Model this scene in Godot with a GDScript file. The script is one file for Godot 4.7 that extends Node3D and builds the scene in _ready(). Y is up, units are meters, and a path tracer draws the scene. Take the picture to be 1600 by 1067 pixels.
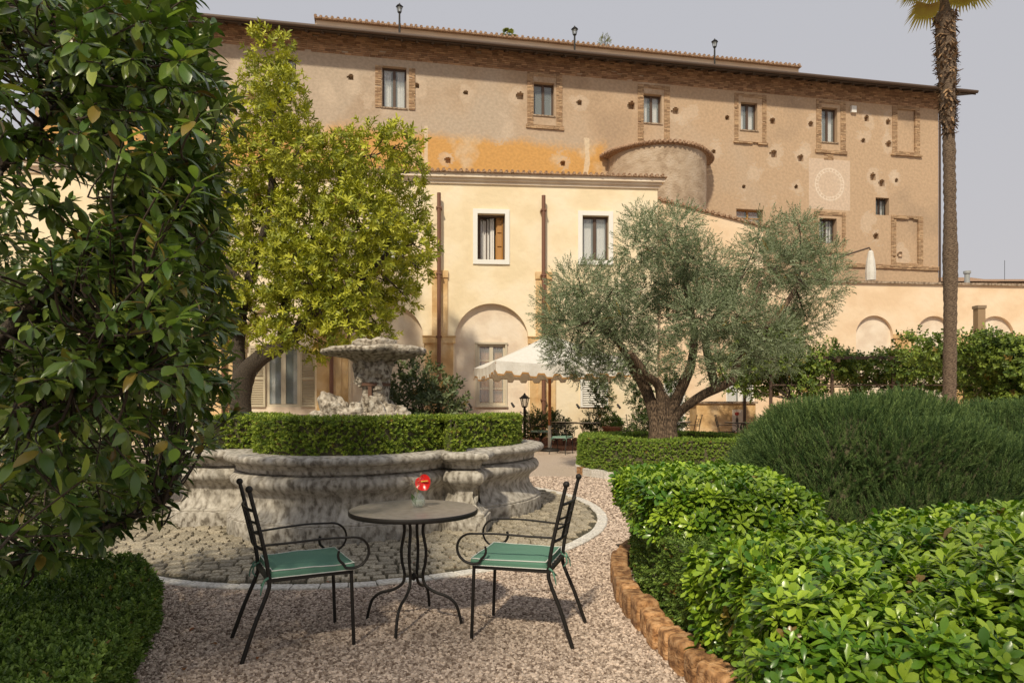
extends Node3D
# An inner courtyard garden: gravel, an old oval fountain, clipped hedges, a cafe table, and two ochre buildings behind.

var rng := RandomNumberGenerator.new()
var M := {}
var used := {}
var wobble := FastNoiseLite.new()


func rf(a: float, b: float) -> float:
	return rng.randf_range(a, b)


func rv() -> Vector3:
	return Vector3(rf(-1, 1), rf(-1, 1), rf(-1, 1))


# ---------- naming ----------
func numbered(called: String) -> String:
	var k: int = used.get(called, 0)
	used[called] = k + 1
	return called if k == 0 else "%s_%03d" % [called, k]


func tag(o: Node, label: String, category: String, group := "") -> void:
	o.set_meta("label", label)
	o.set_meta("category", category)
	if group != "":
		o.set_meta("group", group)


func thing(called: String, label: String, category: String, at := Vector3.ZERO, turn := 0.0, group := "") -> Node3D:
	var o := Node3D.new()
	o.name = numbered(called)
	add_child(o)
	o.position = at
	o.rotation.y = turn
	tag(o, label, category, group)
	return o


func copy_of(o: Node3D, called: String, label: String, at: Vector3, turn: float) -> Node3D:
	var c: Node3D = o.duplicate()
	c.name = numbered(called)
	add_child(c)
	c.position = at
	c.rotation.y = turn
	c.set_meta("label", label)
	return c


func put(called: String, mesh: Mesh, mat: Material, parent: Node, xf := Transform3D()) -> MeshInstance3D:
	var o := MeshInstance3D.new()
	o.name = called
	o.mesh = mesh
	o.material_override = mat
	o.transform = xf
	parent.add_child(o, true)
	return o


func struct(called: String, mesh: Mesh, mat: Material) -> MeshInstance3D:
	var o := put(called, mesh, mat, self)
	o.set_meta("kind", "structure")
	return o


# ---------- shapes ----------
func ST() -> SurfaceTool:
	var s := SurfaceTool.new()
	s.begin(Mesh.PRIMITIVE_TRIANGLES)
	s.set_smooth_group(-1)
	return s


func done(s: SurfaceTool) -> ArrayMesh:
	s.generate_normals()
	return s.commit()


func tri(s: SurfaceTool, a: Vector3, b: Vector3, c: Vector3) -> void:
	s.add_vertex(a)
	s.add_vertex(b)
	s.add_vertex(c)


func quad(s: SurfaceTool, a: Vector3, b: Vector3, c: Vector3, d: Vector3) -> void:
	tri(s, a, b, c)
	tri(s, a, c, d)


func box(s: SurfaceTool, p: Vector3, q: Vector3, xf := Transform3D()) -> void:
	var v := []
	for i in 8:
		v.append(xf * Vector3(q.x if i & 1 else p.x, q.y if i & 2 else p.y, q.z if i & 4 else p.z))
	quad(s, v[6], v[7], v[5], v[4])
	quad(s, v[3], v[2], v[0], v[1])
	quad(s, v[2], v[6], v[4], v[0])
	quad(s, v[7], v[3], v[1], v[5])
	quad(s, v[2], v[3], v[7], v[6])
	quad(s, v[4], v[5], v[1], v[0])


func box_mesh(p: Vector3, q: Vector3) -> ArrayMesh:
	var s := ST()
	box(s, p, q)
	return done(s)


func bevel_box(s: SurfaceTool, p: Vector3, q: Vector3, b: float) -> void:
	# a box whose upper edges are rounded off by b
	var m := Vector3(p.x, q.y - b, p.z)
	var o := [Vector3(p.x, m.y, p.z), Vector3(q.x, m.y, p.z), Vector3(q.x, m.y, q.z), Vector3(p.x, m.y, q.z)]
	var t := [Vector3(p.x + b, q.y, p.z + b), Vector3(q.x - b, q.y, p.z + b), Vector3(q.x - b, q.y, q.z - b), Vector3(p.x + b, q.y, q.z - b)]
	for i in 4:
		var j := (i + 1) % 4
		quad(s, t[j], t[i], o[i], o[j])
		quad(s, o[j], o[i], Vector3(o[i].x, p.y, o[i].z), Vector3(o[j].x, p.y, o[j].z))
	quad(s, t[0], t[1], t[2], t[3])


func spline(pts: Array, per := 6) -> Array:
	var out := []
	for i in pts.size() - 1:
		var a: Vector3 = pts[maxi(i - 1, 0)]
		var b: Vector3 = pts[i]
		var c: Vector3 = pts[i + 1]
		var d: Vector3 = pts[mini(i + 2, pts.size() - 1)]
		for k in per:
			out.append(b.cubic_interpolate(c, a, d, float(k) / per))
	out.append(pts[-1])
	return out


func tube(s: SurfaceTool, pts: Array, r0: float, r1: float, sides := 8, rough := 0.0, squash := 1.0) -> void:
	s.set_smooth_group(1)
	var n := pts.size()
	var up := Vector3.UP
	var rings := []
	for i in n:
		var d: Vector3 = (pts[mini(i + 1, n - 1)] - pts[maxi(i - 1, 0)]).normalized()
		if i == 0:
			up = Vector3.RIGHT if absf(d.y) > 0.9 else Vector3.UP
		var x := d.cross(up).normalized()
		up = x.cross(d).normalized()
		var r := lerpf(r0, r1, float(i) / (n - 1))
		var ring := []
		for k in sides:
			var a := TAU * k / sides
			var rr := r
			if rough > 0.0:
				var p: Vector3 = pts[i]
				rr *= 1.0 + rough * wobble.get_noise_3d(p.x * 60.0 + cos(a) * 60.0, p.y * 45.0, p.z * 60.0 + sin(a) * 60.0)
			ring.append(pts[i] + x * cos(a) * rr * squash + up * sin(a) * rr)
		rings.append(ring)
	for i in n - 1:
		for k in sides:
			var j := (k + 1) % sides
			quad(s, rings[i][k], rings[i][j], rings[i + 1][j], rings[i + 1][k])
	s.set_smooth_group(-1)
	for k in range(1, sides - 1):
		tri(s, rings[0][0], rings[0][k + 1], rings[0][k])
		tri(s, rings[-1][0], rings[-1][k], rings[-1][k + 1])


func rod(pts: Array, r0: float, r1 := -1.0, sides := 8) -> ArrayMesh:
	var s := ST()
	tube(s, pts, r0, r0 if r1 < 0.0 else r1, sides)
	return done(s)


func lathe(s: SurfaceTool, prof: Array, seg := 24, c := Vector3.ZERO, smooth := true) -> void:
	s.set_smooth_group(1 if smooth else -1)
	for i in prof.size() - 1:
		for k in seg:
			var a := TAU * k / seg
			var b := TAU * (k + 1) / seg
			var p: Vector2 = prof[i]
			var q: Vector2 = prof[i + 1]
			var v := [c + Vector3(q.x * cos(a), q.y, q.x * sin(a)), c + Vector3(q.x * cos(b), q.y, q.x * sin(b)), c + Vector3(p.x * cos(b), p.y, p.x * sin(b)), c + Vector3(p.x * cos(a), p.y, p.x * sin(a))]
			if q.x > 0.0005:
				tri(s, v[1], v[0], v[2])
			if p.x > 0.0005:
				tri(s, v[0], v[3], v[2])
	s.set_smooth_group(-1)


func lathe_mesh(prof: Array, seg := 24, smooth := true) -> ArrayMesh:
	var s := ST()
	lathe(s, prof, seg, Vector3.ZERO, smooth)
	return done(s)


func ball_tris(c: Vector3, r: Vector3, seg: int, rings: int, power: float, bump: float, freq: float, floor_y := -99.0) -> PackedVector3Array:
	# a lumpy rounded-box ball as loose triangles; power under 1 makes it boxier
	var g := []
	for i in rings + 1:
		var row := []
		var t := PI * i / rings
		for k in seg + 1:
			var a := TAU * (k % seg) / seg
			var d := Vector3(sin(t) * cos(a), cos(t), sin(t) * sin(a))
			var e := Vector3(signf(d.x) * pow(absf(d.x), power), signf(d.y) * pow(absf(d.y), power), signf(d.z) * pow(absf(d.z), power))
			var w := 1.0 + bump * wobble.get_noise_3dv((c + d * r) * freq * 40.0)
			var p := c + e * r * w
			p.y = maxf(p.y, floor_y)
			row.append(p)
		g.append(row)
	var out := PackedVector3Array()
	for i in rings:
		for k in seg:
			var v := [g[i][k], g[i][k + 1], g[i + 1][k + 1], g[i + 1][k]]
			if i > 0:
				out.append_array([v[0], v[2], v[1]])
			if i < rings - 1:
				out.append_array([v[0], v[3], v[2]])
	return out


func tris_mesh(t: PackedVector3Array, smooth := true) -> ArrayMesh:
	var s := ST()
	s.set_smooth_group(1 if smooth else -1)
	for v in t:
		s.add_vertex(v)
	return done(s)


# ---------- leaves ----------
func leaf(s: SurfaceTool, length: float, width: float, xf: Transform3D, fold := 0.25, curl := 0.15, wide_at := 0.5, fine := false) -> void:
	s.set_smooth_group(1)
	var rows := []
	var p := log(0.5) / log(clampf(wide_at, 0.2, 0.8))
	for t in ([0.16, 0.4, 0.65, 0.87] if fine else [0.28, 0.66]):
		var w: float = width * 0.5 * sin(PI * pow(t, p))
		if fine:
			w = width * 0.5 * pow(sin(PI * pow(t, p)), 0.8)
		var z: float = -curl * length * t * t
		rows.append([xf * Vector3(-w, t * length, z + fold * w), xf * Vector3(0, t * length, z), xf * Vector3(w, t * length, z + fold * w)])
	var base := xf * Vector3.ZERO
	var tip := xf * Vector3(0, length, -curl * length)
	tri(s, base, rows[0][0], rows[0][1])
	tri(s, base, rows[0][1], rows[0][2])
	for k in rows.size() - 1:
		var a: Array = rows[k]
		var b: Array = rows[k + 1]
		quad(s, a[0], b[0], b[1], a[1])
		quad(s, a[1], b[1], b[2], a[2])
	tri(s, rows[-1][0], tip, rows[-1][1])
	tri(s, rows[-1][1], tip, rows[-1][2])


func aim(dir: Vector3, roll: float, at := Vector3.ZERO, size := 1.0) -> Transform3D:
	# +Y along dir
	var y := dir.normalized()
	var x := y.cross(Vector3(0.31, 0.2, 0.93) if absf(y.z) < 0.8 else Vector3(0.9, 0.3, 0.1)).normalized()
	var z := x.cross(y)
	var b := Basis(x, y, z).rotated(y, roll)
	return Transform3D(b.scaled(Vector3.ONE * size), at)


func leaf_aim(dir: Vector3, face: Vector3, at: Vector3, size := 1.0) -> Transform3D:
	# +Y along dir, +Z (upper side) towards face
	var y := dir.normalized()
	var x := y.cross(face).normalized()
	if x.length() < 0.1:
		x = y.cross(Vector3(0.7, 0.1, 0.7)).normalized()
	var z := x.cross(y)
	return Transform3D(Basis(x, y, z).scaled(Vector3.ONE * size), at)


func single_leaf(length: float, width: float, fold: float, curl: float, wide_at := 0.5) -> ArrayMesh:
	var s := ST()
	leaf(s, length, width, Transform3D(), fold, curl, wide_at, true)
	return done(s)


func sprig(count: int, stem: float, length: float, width: float, open: float, wide_at := 0.5, fold := 0.25, curl := 0.15, from := 0.0) -> ArrayMesh:
	# a twig along +Y with leaves spiralling round it
	var s := ST()
	for i in count:
		var t := from + (1.0 - from) * (i + rf(0.2, 0.8)) / count
		var a := i * 2.4 + rf(-0.3, 0.3)
		var tilt := open * lerpf(1.15, 0.55, t) * rf(0.8, 1.2)
		var out := Vector3(cos(a), 0, sin(a))
		var dir := out * sin(tilt) + Vector3.UP * cos(tilt)
		var face := Vector3.UP * sin(tilt) - out * cos(tilt)
		leaf(s, length * rf(0.75, 1.1), width * rf(0.85, 1.1), leaf_aim(dir, face + rv() * 0.25, Vector3(0, stem * t, 0)), fold, curl, wide_at)
	return done(s)


func swarm(called: String, mesh: Mesh, mat: Material, xfs: Array, parent: Node, ca: Color, cb: Color, pw := 1.0, odd := 0.0) -> MultiMeshInstance3D:
	var mm := MultiMesh.new()
	mm.transform_format = MultiMesh.TRANSFORM_3D
	mm.use_colors = true
	mm.mesh = mesh
	mm.instance_count = xfs.size()
	for i in xfs.size():
		mm.set_instance_transform(i, xfs[i])
		mm.set_instance_color(i, ca.lerp(cb, pow(rng.randf(), pw)) if rng.randf() >= odd else Color(0.36, 0.27, 0.05).lerp(Color(0.16, 0.09, 0.03), rng.randf()))
	var o := MultiMeshInstance3D.new()
	o.name = called
	o.multimesh = mm
	o.material_override = mat
	o.set_meta("kind", "stuff")
	parent.add_child(o, true)
	return o


func on_tris(t: PackedVector3Array, per_m2: float, smin: float, smax: float, up: float, tilt: float, sink: float, keep = null) -> Array:
	var out := []
	var carry := 0.0
	for i in range(0, t.size(), 3):
		var a := t[i]
		var b := t[i + 1]
		var c := t[i + 2]
		var x := (c - a).cross(b - a)
		var nrm := x.normalized()
		carry += x.length() * 0.5 * per_m2
		while carry > 0.0:
			carry -= 1.0
			if carry < 0.0 and rng.randf() > carry + 1.0:
				carry = 0.0
			var u := rng.randf()
			var v := rng.randf()
			if u + v > 1.0:
				u = 1.0 - u
				v = 1.0 - v
			var p := a + (b - a) * u + (c - a) * v
			if keep != null and not keep.call(p, nrm):
				continue
			p -= nrm * rf(0.0, sink)
			out.append(aim(nrm + Vector3.UP * up + rv() * tilt, rf(0, TAU), p, rf(smin, smax)))
	return out


# ---------- materials ----------
func lin(r: float, g: float, b: float) -> Color:
	return Color(r, g, b).linear_to_srgb()


func mat(c: Color, rough := 0.8, metal := 0.0) -> StandardMaterial3D:
	var m := StandardMaterial3D.new()
	m.albedo_color = c
	m.roughness = rough
	m.metallic = metal
	return m


func noise_tex(freq: float, ramp: Array, offs: Array, seed_: int, octaves := 5, size := 512, kind := FastNoiseLite.TYPE_SIMPLEX_SMOOTH) -> NoiseTexture2D:
	var nz := FastNoiseLite.new()
	nz.noise_type = kind
	nz.frequency = freq
	nz.fractal_octaves = octaves
	nz.seed = seed_
	var t := NoiseTexture2D.new()
	t.width = size
	t.height = size
	t.seamless = true
	t.noise = nz
	if ramp.size() > 0:
		var g := Gradient.new()
		g.colors = PackedColorArray(ramp)
		g.offsets = PackedFloat32Array(offs)
		t.color_ramp = g
	return t


func rough_mat(ramp: Array, offs: Array, scale: Vector3, freq: float, seed_: int, rough: float, bump: float, bump_freq := 0.03) -> StandardMaterial3D:
	var m := StandardMaterial3D.new()
	m.albedo_texture = noise_tex(freq, ramp, offs, seed_)
	m.roughness = rough
	m.uv1_triplanar = true
	m.uv1_world_triplanar = true
	m.uv1_scale = scale
	if bump > 0.0:
		var t := noise_tex(bump_freq, [], [], seed_ + 7)
		t.as_normal_map = true
		t.bump_strength = 6.0
		m.normal_enabled = true
		m.normal_texture = t
		m.normal_scale = bump
	return m


func leaf_mat(rough: float, back: Color, spec := 0.5) -> StandardMaterial3D:
	var m := StandardMaterial3D.new()
	m.albedo_color = Color.WHITE
	m.vertex_color_use_as_albedo = true
	m.roughness = rough
	m.metallic_specular = spec
	m.cull_mode = BaseMaterial3D.CULL_DISABLED
	m.backlight_enabled = true
	m.backlight = back
	return m


func tinted(base: StandardMaterial3D, c: Color) -> StandardMaterial3D:
	var m: StandardMaterial3D = base.duplicate()
	m.vertex_color_use_as_albedo = false
	m.albedo_color = c
	return m


func make_materials() -> void:
	M.gravel = rough_mat([lin(0.24, 0.175, 0.13), lin(0.56, 0.445, 0.355), lin(0.80, 0.68, 0.57)], [0.3, 0.5, 0.68], Vector3.ONE * 1.1, 0.09, 3, 0.95, 1.2, 0.11)
	M.pebble = mat(Color.WHITE, 0.9)
	M.pebble.vertex_color_use_as_albedo = true
	M.joint = rough_mat([lin(0.035, 0.035, 0.016), lin(0.075, 0.062, 0.036), lin(0.15, 0.125, 0.08)], [0.3, 0.5, 0.7], Vector3.ONE * 1.3, 0.05, 5, 0.95, 1.0, 0.08)
	M.cobble = []
	for k in 4:
		var t: float = [1.15, 1.35, 1.55, 1.75][k]
		M.cobble.append(rough_mat([lin(0.15 * t, 0.125 * t, 0.085 * t), lin(0.235 * t, 0.20 * t, 0.145 * t), lin(0.35 * t, 0.31 * t, 0.235 * t)], [0.3, 0.5, 0.75], Vector3.ONE * 2.2, 0.035, 11 + k, 0.8, 0.7, 0.06))
	M.kerb = rough_mat([lin(0.50, 0.46, 0.40), lin(0.68, 0.64, 0.57), lin(0.76, 0.72, 0.66)], [0.3, 0.5, 0.7], Vector3.ONE * 1.7, 0.03, 17, 0.85, 0.6, 0.07)
	M.tuff = []
	for k in 3:
		var t: float = [1.0, 1.25, 1.45][k]
		M.tuff.append(rough_mat([lin(0.15 * t, 0.07 * t, 0.028 * t), lin(0.36 * t, 0.185 * t, 0.075 * t), lin(0.47 * t, 0.28 * t, 0.14 * t)], [0.28, 0.5, 0.72], Vector3.ONE * 1.6, 0.014, 23 + k, 0.95, 1.2, 0.06))
	M.soil = rough_mat([lin(0.03, 0.022, 0.014), lin(0.08, 0.058, 0.036)], [0.3, 0.7], Vector3.ONE * 1.4, 0.06, 29, 1.0, 1.0, 0.09)
	M.stone = rough_mat([lin(0.15, 0.128, 0.10), lin(0.37, 0.335, 0.28), lin(0.47, 0.43, 0.37), lin(0.60, 0.56, 0.495)], [0.25, 0.42, 0.6, 0.8], Vector3(0.9, 0.5, 0.9), 0.026, 31, 0.9, 0.3, 0.09)
	M.rock = rough_mat([lin(0.10, 0.08, 0.055), lin(0.33, 0.275, 0.21), lin(0.49, 0.43, 0.35), lin(0.62, 0.57, 0.48)], [0.3, 0.42, 0.58, 0.75], Vector3.ONE * 1.0, 0.022, 37, 0.95, 1.3, 0.06)
	M.cream = rough_mat([lin(0.79, 0.645, 0.43), lin(0.84, 0.705, 0.49), lin(0.86, 0.745, 0.55)], [0.25, 0.5, 0.75], Vector3.ONE * 0.13, 0.008, 41, 0.9, 0.1, 0.05)
	M.panel = rough_mat([lin(0.70, 0.57, 0.44), lin(0.78, 0.66, 0.52), lin(0.82, 0.71, 0.58)], [0.25, 0.5, 0.75], Vector3.ONE * 0.17, 0.01, 43, 0.9, 0.1, 0.05)
	M.pier = rough_mat([lin(0.58, 0.36, 0.16), lin(0.69, 0.47, 0.235), lin(0.75, 0.54, 0.31)], [0.25, 0.5, 0.75], Vector3.ONE * 0.2, 0.01, 47, 0.9, 0.25, 0.05)
	M.peach = rough_mat([lin(0.76, 0.56, 0.37), lin(0.81, 0.625, 0.43), lin(0.83, 0.66, 0.475)], [0.25, 0.5, 0.75], Vector3.ONE * 0.12, 0.009, 53, 0.9, 0.1, 0.05)
	M.coping = rough_mat([lin(0.16, 0.115, 0.08), lin(0.34, 0.25, 0.17), lin(0.44, 0.34, 0.25)], [0.3, 0.5, 0.7], Vector3.ONE * 0.5, 0.03, 59, 0.95, 0.7)
	M.brown = rough_mat([lin(0.34, 0.25, 0.17), lin(0.45, 0.345, 0.245), lin(0.50, 0.40, 0.30)], [0.25, 0.5, 0.75], Vector3.ONE * 0.22, 0.012, 61, 0.95, 0.4, 0.08)
	M.brick = mat(Color.WHITE, 0.92)
	M.brick.vertex_color_use_as_albedo = true
	M.tile = rough_mat([lin(0.15, 0.085, 0.05), lin(0.34, 0.20, 0.12), lin(0.46, 0.32, 0.21)], [0.28, 0.5, 0.72], Vector3.ONE * 0.8, 0.03, 67, 0.95, 0.6)
	M.eave = mat(lin(0.07, 0.05, 0.036), 0.85)
	M.gutter = mat(lin(0.10, 0.068, 0.05), 0.6, 0.2)
	M.pipe = mat(lin(0.19, 0.085, 0.05), 0.6, 0.1)
	M.white_paint = mat(lin(0.80, 0.78, 0.73), 0.7)
	M.dark_wood = mat(lin(0.085, 0.05, 0.032), 0.55)
	M.ochre_wood = mat(lin(0.42, 0.21, 0.06), 0.6)
	M.shutter = mat(lin(0.52, 0.45, 0.32), 0.7)
	M.frame_cream = mat(lin(0.58, 0.51, 0.39), 0.65)
	M.inside = mat(lin(0.5, 0.46, 0.4), 0.95)
	M.curtain = mat(lin(0.70, 0.68, 0.66), 0.95)
	M.brown_curtain = mat(lin(0.52, 0.30, 0.165), 0.95)
	M.glass = mat(Color(0.9, 0.95, 0.95, 0.12), 0.04)
	M.glass.transparency = BaseMaterial3D.TRANSPARENCY_ALPHA
	M.iron = mat(lin(0.022, 0.019, 0.016), 0.55, 0.35)
	M.table_top = rough_mat([lin(0.20, 0.175, 0.15), lin(0.245, 0.215, 0.185), lin(0.27, 0.24, 0.21)], [0.25, 0.5, 0.75], Vector3.ONE * 1.4, 0.02, 105, 0.36, 0.06, 0.05)
	M.pale_iron = mat(lin(0.36, 0.37, 0.36), 0.55, 0.2)
	M.lamp_glass = mat(Color(0.9, 0.92, 0.9, 0.3), 0.1)
	M.lamp_glass.transparency = BaseMaterial3D.TRANSPARENCY_ALPHA
	M.cushion = rough_mat([lin(0.105, 0.235, 0.16), lin(0.125, 0.27, 0.19), lin(0.14, 0.295, 0.21)], [0.2, 0.5, 0.8], Vector3.ONE * 3.0, 0.3, 71, 0.95, 0.35, 0.3)
	M.piping = mat(lin(0.72, 0.74, 0.68), 0.9)
	M.canvas = rough_mat([lin(0.74, 0.71, 0.65), lin(0.80, 0.78, 0.73)], [0.3, 0.7], Vector3.ONE * 0.8, 0.02, 73, 0.95, 0.2)
	M.canvas.backlight_enabled = true
	M.canvas.backlight = Color(0.55, 0.5, 0.42)
	M.canvas.cull_mode = BaseMaterial3D.CULL_DISABLED
	M.braid = mat(lin(0.40, 0.21, 0.07), 0.9)
	M.pole_wood = mat(lin(0.36, 0.125, 0.035), 0.6)
	M.terracotta = rough_mat([lin(0.16, 0.075, 0.045), lin(0.27, 0.13, 0.08), lin(0.34, 0.18, 0.115)], [0.3, 0.5, 0.7], Vector3.ONE * 1.1, 0.03, 79, 0.9, 0.5)
	M.pot = rough_mat([lin(0.22, 0.10, 0.055), lin(0.34, 0.16, 0.09)], [0.3, 0.7], Vector3.ONE * 1.5, 0.03, 83, 0.9, 0.4)
	M.bark = rough_mat([lin(0.035, 0.026, 0.018), lin(0.12, 0.088, 0.06), lin(0.27, 0.21, 0.15)], [0.3, 0.5, 0.72], Vector3(2.4, 0.7, 2.4), 0.03, 89, 0.95, 2.0, 0.04)
	M.olive_bark = rough_mat([lin(0.03, 0.02, 0.013), lin(0.115, 0.075, 0.046), lin(0.24, 0.165, 0.105)], [0.3, 0.5, 0.72], Vector3(2.4, 0.6, 2.4), 0.03, 90, 0.95, 2.0, 0.04)
	M.dark_bark = rough_mat([lin(0.018, 0.013, 0.009), lin(0.05, 0.037, 0.025), lin(0.10, 0.078, 0.056)], [0.3, 0.5, 0.72], Vector3(2.4, 1.0, 2.4), 0.03, 97, 0.95, 1.4, 0.05)
	M.palm_bark = rough_mat([lin(0.045, 0.028, 0.018), lin(0.135, 0.092, 0.06), lin(0.26, 0.19, 0.13)], [0.3, 0.5, 0.72], Vector3(1.2, 3.4, 1.2), 0.03, 101, 0.95, 1.4, 0.05)
	M.twig = mat(lin(0.06, 0.042, 0.028), 0.9)
	M.heart = mat(lin(0.10, 0.088, 0.05), 1.0)
	M.glossy_leaf = leaf_mat(0.28, Color(0.45, 0.55, 0.16), 0.5)
	M.soft_leaf = leaf_mat(0.5, Color(0.6, 0.62, 0.2), 0.45)
	M.box_leaf = leaf_mat(0.5, Color(0.5, 0.55, 0.15), 0.4)
	M.dull_leaf = leaf_mat(0.6, Color(0.4, 0.42, 0.22), 0.4)


func _ready() -> void:
	rng.seed = 20240
	wobble.seed = 4
	wobble.frequency = 0.025
	wobble.fractal_octaves = 3
	# camera: eye level 1.4 m, level, with the lens shifted up
	var cam := Camera3D.new()
	cam.name = "camera"
	cam.projection = Camera3D.PROJECTION_FRUSTUM
	cam.near = 0.05
	cam.far = 600.0
	cam.size = 0.05
	cam.frustum_offset = Vector2(0, 0.05 * 0.0904)
	cam.position = Vector3(0, 1.4, 0)
	add_child(cam)
	cam.current = true
	# hazy bright sky
	var env := Environment.new()
	env.tonemap_mode = Environment.TONE_MAPPER_LINEAR
	env.tonemap_exposure = 1.25
	env.background_mode = Environment.BG_SKY
	var sky := Sky.new()
	var sm := ProceduralSkyMaterial.new()
	sm.sky_top_color = Color(0.67, 0.675, 0.70)
	sm.sky_horizon_color = Color(0.72, 0.708, 0.712)
	sm.sky_curve = 0.2
	sm.ground_horizon_color = Color(0.6, 0.57, 0.53)
	sm.ground_bottom_color = Color(0.4, 0.37, 0.33)
	sm.sky_energy_multiplier = 1.0
	sky.sky_material = sm
	env.sky = sky
	env.sdfgi_enabled = true
	env.ssao_enabled = true
	env.ssil_enabled = true
	var we := WorldEnvironment.new()
	we.name = "environment"
	we.environment = env
	add_child(we)
	# sun: behind the viewer, a little to the left, fairly high
	var sun := DirectionalLight3D.new()
	sun.name = "sun"
	sun.light_color = Color(1.0, 0.95, 0.85)
	sun.light_energy = 0.95
	sun.light_angular_distance = 3.0
	sun.shadow_enabled = true
	var to_sun := Vector3(-0.27 * cos(deg_to_rad(45)), sin(deg_to_rad(45)), 0.963 * cos(deg_to_rad(45)))
	sun.look_at_from_position(to_sun, Vector3.ZERO, Vector3.UP)
	add_child(sun)

	make_materials()
	make_ground()
	make_tall_building()
	make_wing()
	make_terrace_wall()
	make_far_roofs()
	make_garden()
	make_objects()


# ---------- ground ----------
const RING := Vector2(-1.78, -8.77)
const RING_A := 2.96
const RING_B := 3.67


func in_ring(x: float, z: float, grow := 0.0) -> bool:
	return pow((x - RING.x) / (RING_A + grow), 2) + pow((z - RING.y) / (RING_B + grow), 2) < 1.0


func make_ground() -> void:
	var s := ST()
	quad(s, Vector3(-250, 0, -350), Vector3(250, 0, -350), Vector3(250, 0, 150), Vector3(-250, 0, 150))
	struct("ground", done(s), M.gravel)
	# loose gravel near the viewer and round the ring
	var st := []
	for k in 3:
		var t := ball_tris(Vector3(k * 3.0, 0, 0), Vector3(0.0125, 0.0085, 0.0095), 5, 3, 1.0, 0.5, 2.0 + k)
		for i in t.size():
			t[i] -= Vector3(k * 3.0, 0, 0)
		st.append(tris_mesh(t, false))
	var xfs := [[], [], []]
	for zone in [[-2.7, 1.35, -5.9, -2.9, 6000.0, 1.0], [-4.6, 1.4, -8.0, -5.9, 3200.0, 1.15], [0.2, 2.6, -13.0, -7.0, 1400.0, 1.45]]:
		var area: float = (zone[1] - zone[0]) * (zone[3] - zone[2])
		for i in int(area * zone[4]):
			var p := Vector3(rf(zone[0], zone[1]), 0.002, rf(zone[2], zone[3]))
			if in_ring(p.x, p.z, 0.02) or (p.z > -5.9 and p.x < -1.95 - (p.z + 3.0) * -0.15 and p.z > -4.0):
				continue
			var b := Basis.from_euler(Vector3(rf(-0.5, 0.5), rf(0, TAU), rf(-0.5, 0.5))).scaled(Vector3.ONE * rf(0.5, 1.35) * zone[5])
			xfs[i % 3].append(Transform3D(b, p))
	for k in 3:
		var o := swarm("gravel", st[k], M.pebble, xfs[k], self, Color(0.15, 0.10, 0.07), Color(0.76, 0.615, 0.50), 1.0)
		o.name = numbered("gravel")
		tag(o, ["loose pinkish grey gravel chips on the path under the table", "flat buff gravel chips strewn round the paved oval", "small beige gravel chips mixed over the garden path"][k], "gravel")
	# paved oval: bed of earth joints, a pale kerb, and setts
	s = ST()
	var n := 72
	for i in n:
		var a := TAU * i / n
		var b := TAU * (i + 1) / n
		tri(s, Vector3(RING.x, 0.006, RING.y), Vector3(RING.x + cos(a) * (RING_A - 0.02), 0.006, RING.y + sin(a) * (RING_B - 0.02)), Vector3(RING.x + cos(b) * (RING_A - 0.02), 0.006, RING.y + sin(b) * (RING_B - 0.02)))
	var bed := struct("pavement", done(s), M.joint)
	bed.set_meta("label", "oval of grey basalt setts with mossy earth joints round the fountain")
	var kerb := Node3D.new()
	kerb.name = "kerb"
	kerb.set_meta("kind", "structure")
	kerb.set_meta("label", "curved row of pale stone kerb pieces edging the paved oval")
	add_child(kerb)
	var kn := 86
	for i in kn:
		var a := TAU * i / kn
		var p := Vector3(RING.x + cos(a) * (RING_A - 0.06), 0, RING.y + sin(a) * (RING_B - 0.06))
		var q := Vector3(RING.x + cos(a + TAU / kn) * (RING_A - 0.06), 0, RING.y + sin(a + TAU / kn) * (RING_B - 0.06))
		var l := p.distance_to(q) * 0.5 - 0.004
		var ks := ST()
		bevel_box(ks, Vector3(-l, -0.03, -0.065), Vector3(l, 0.017 + rf(-0.004, 0.004), 0.06 + rf(-0.006, 0.006)), 0.008)
		put("kerb_stone", done(ks), M.kerb, kerb, Transform3D(Basis(Vector3.UP, atan2(-(q - p).z, (q - p).x) + rf(-0.015, 0.015)), (p + q) * 0.5))
	var setts := []
	for k in 4:
		var cs := ST()
		var o := []
		var t := []
		for c in [[-1, -1], [1, -1], [1, 1], [-1, 1]]:
			var w := Vector3(c[0] * rf(0.052, 0.063), 0, c[1] * rf(0.042, 0.053))
			o.append(w + Vector3(0, 0.012, 0))
			t.append(w * 0.91 + Vector3(0, rf(0.024, 0.028), 0))
		for i in 4:
			var j := (i + 1) % 4
			quad(cs, t[j], t[i], o[i], o[j])
			quad(cs, o[j], o[i], o[i] - Vector3(0, 0.04, 0), o[j] - Vector3(0, 0.04, 0))
		var mid := Vector3(0, 0.0285, 0)
		for i in 4:
			tri(cs, mid, t[i], t[(i + 1) % 4])
		setts.append(done(cs))
	var spots := []
	var outline := fountain_outline()
	var turn := deg_to_rad(-13)
	var ux := Vector2(cos(turn), sin(turn))
	var uz := Vector2(-sin(turn), cos(turn))
	for r in range(-45, 46):
		var x := -4.8 + rf(0, 0.1)
		var row_h := 0.116
		while x < 4.8:
			var w := rf(0.105, 0.165)
			var c := RING + ux * (x + w * 0.5) + uz * (r * row_h + 0.05 * sin(x * 1.3 + r * 0.15))
			if in_ring(c.x, c.y, -0.17) and not Geometry2D.is_point_in_polygon(to_fountain(c), outline):
				spots.append([c.length(), c, w])
			x += w + 0.008
	spots.sort_custom(func(a, b): return a[0] < b[0])
	var rest := [[], [], [], []]
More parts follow.
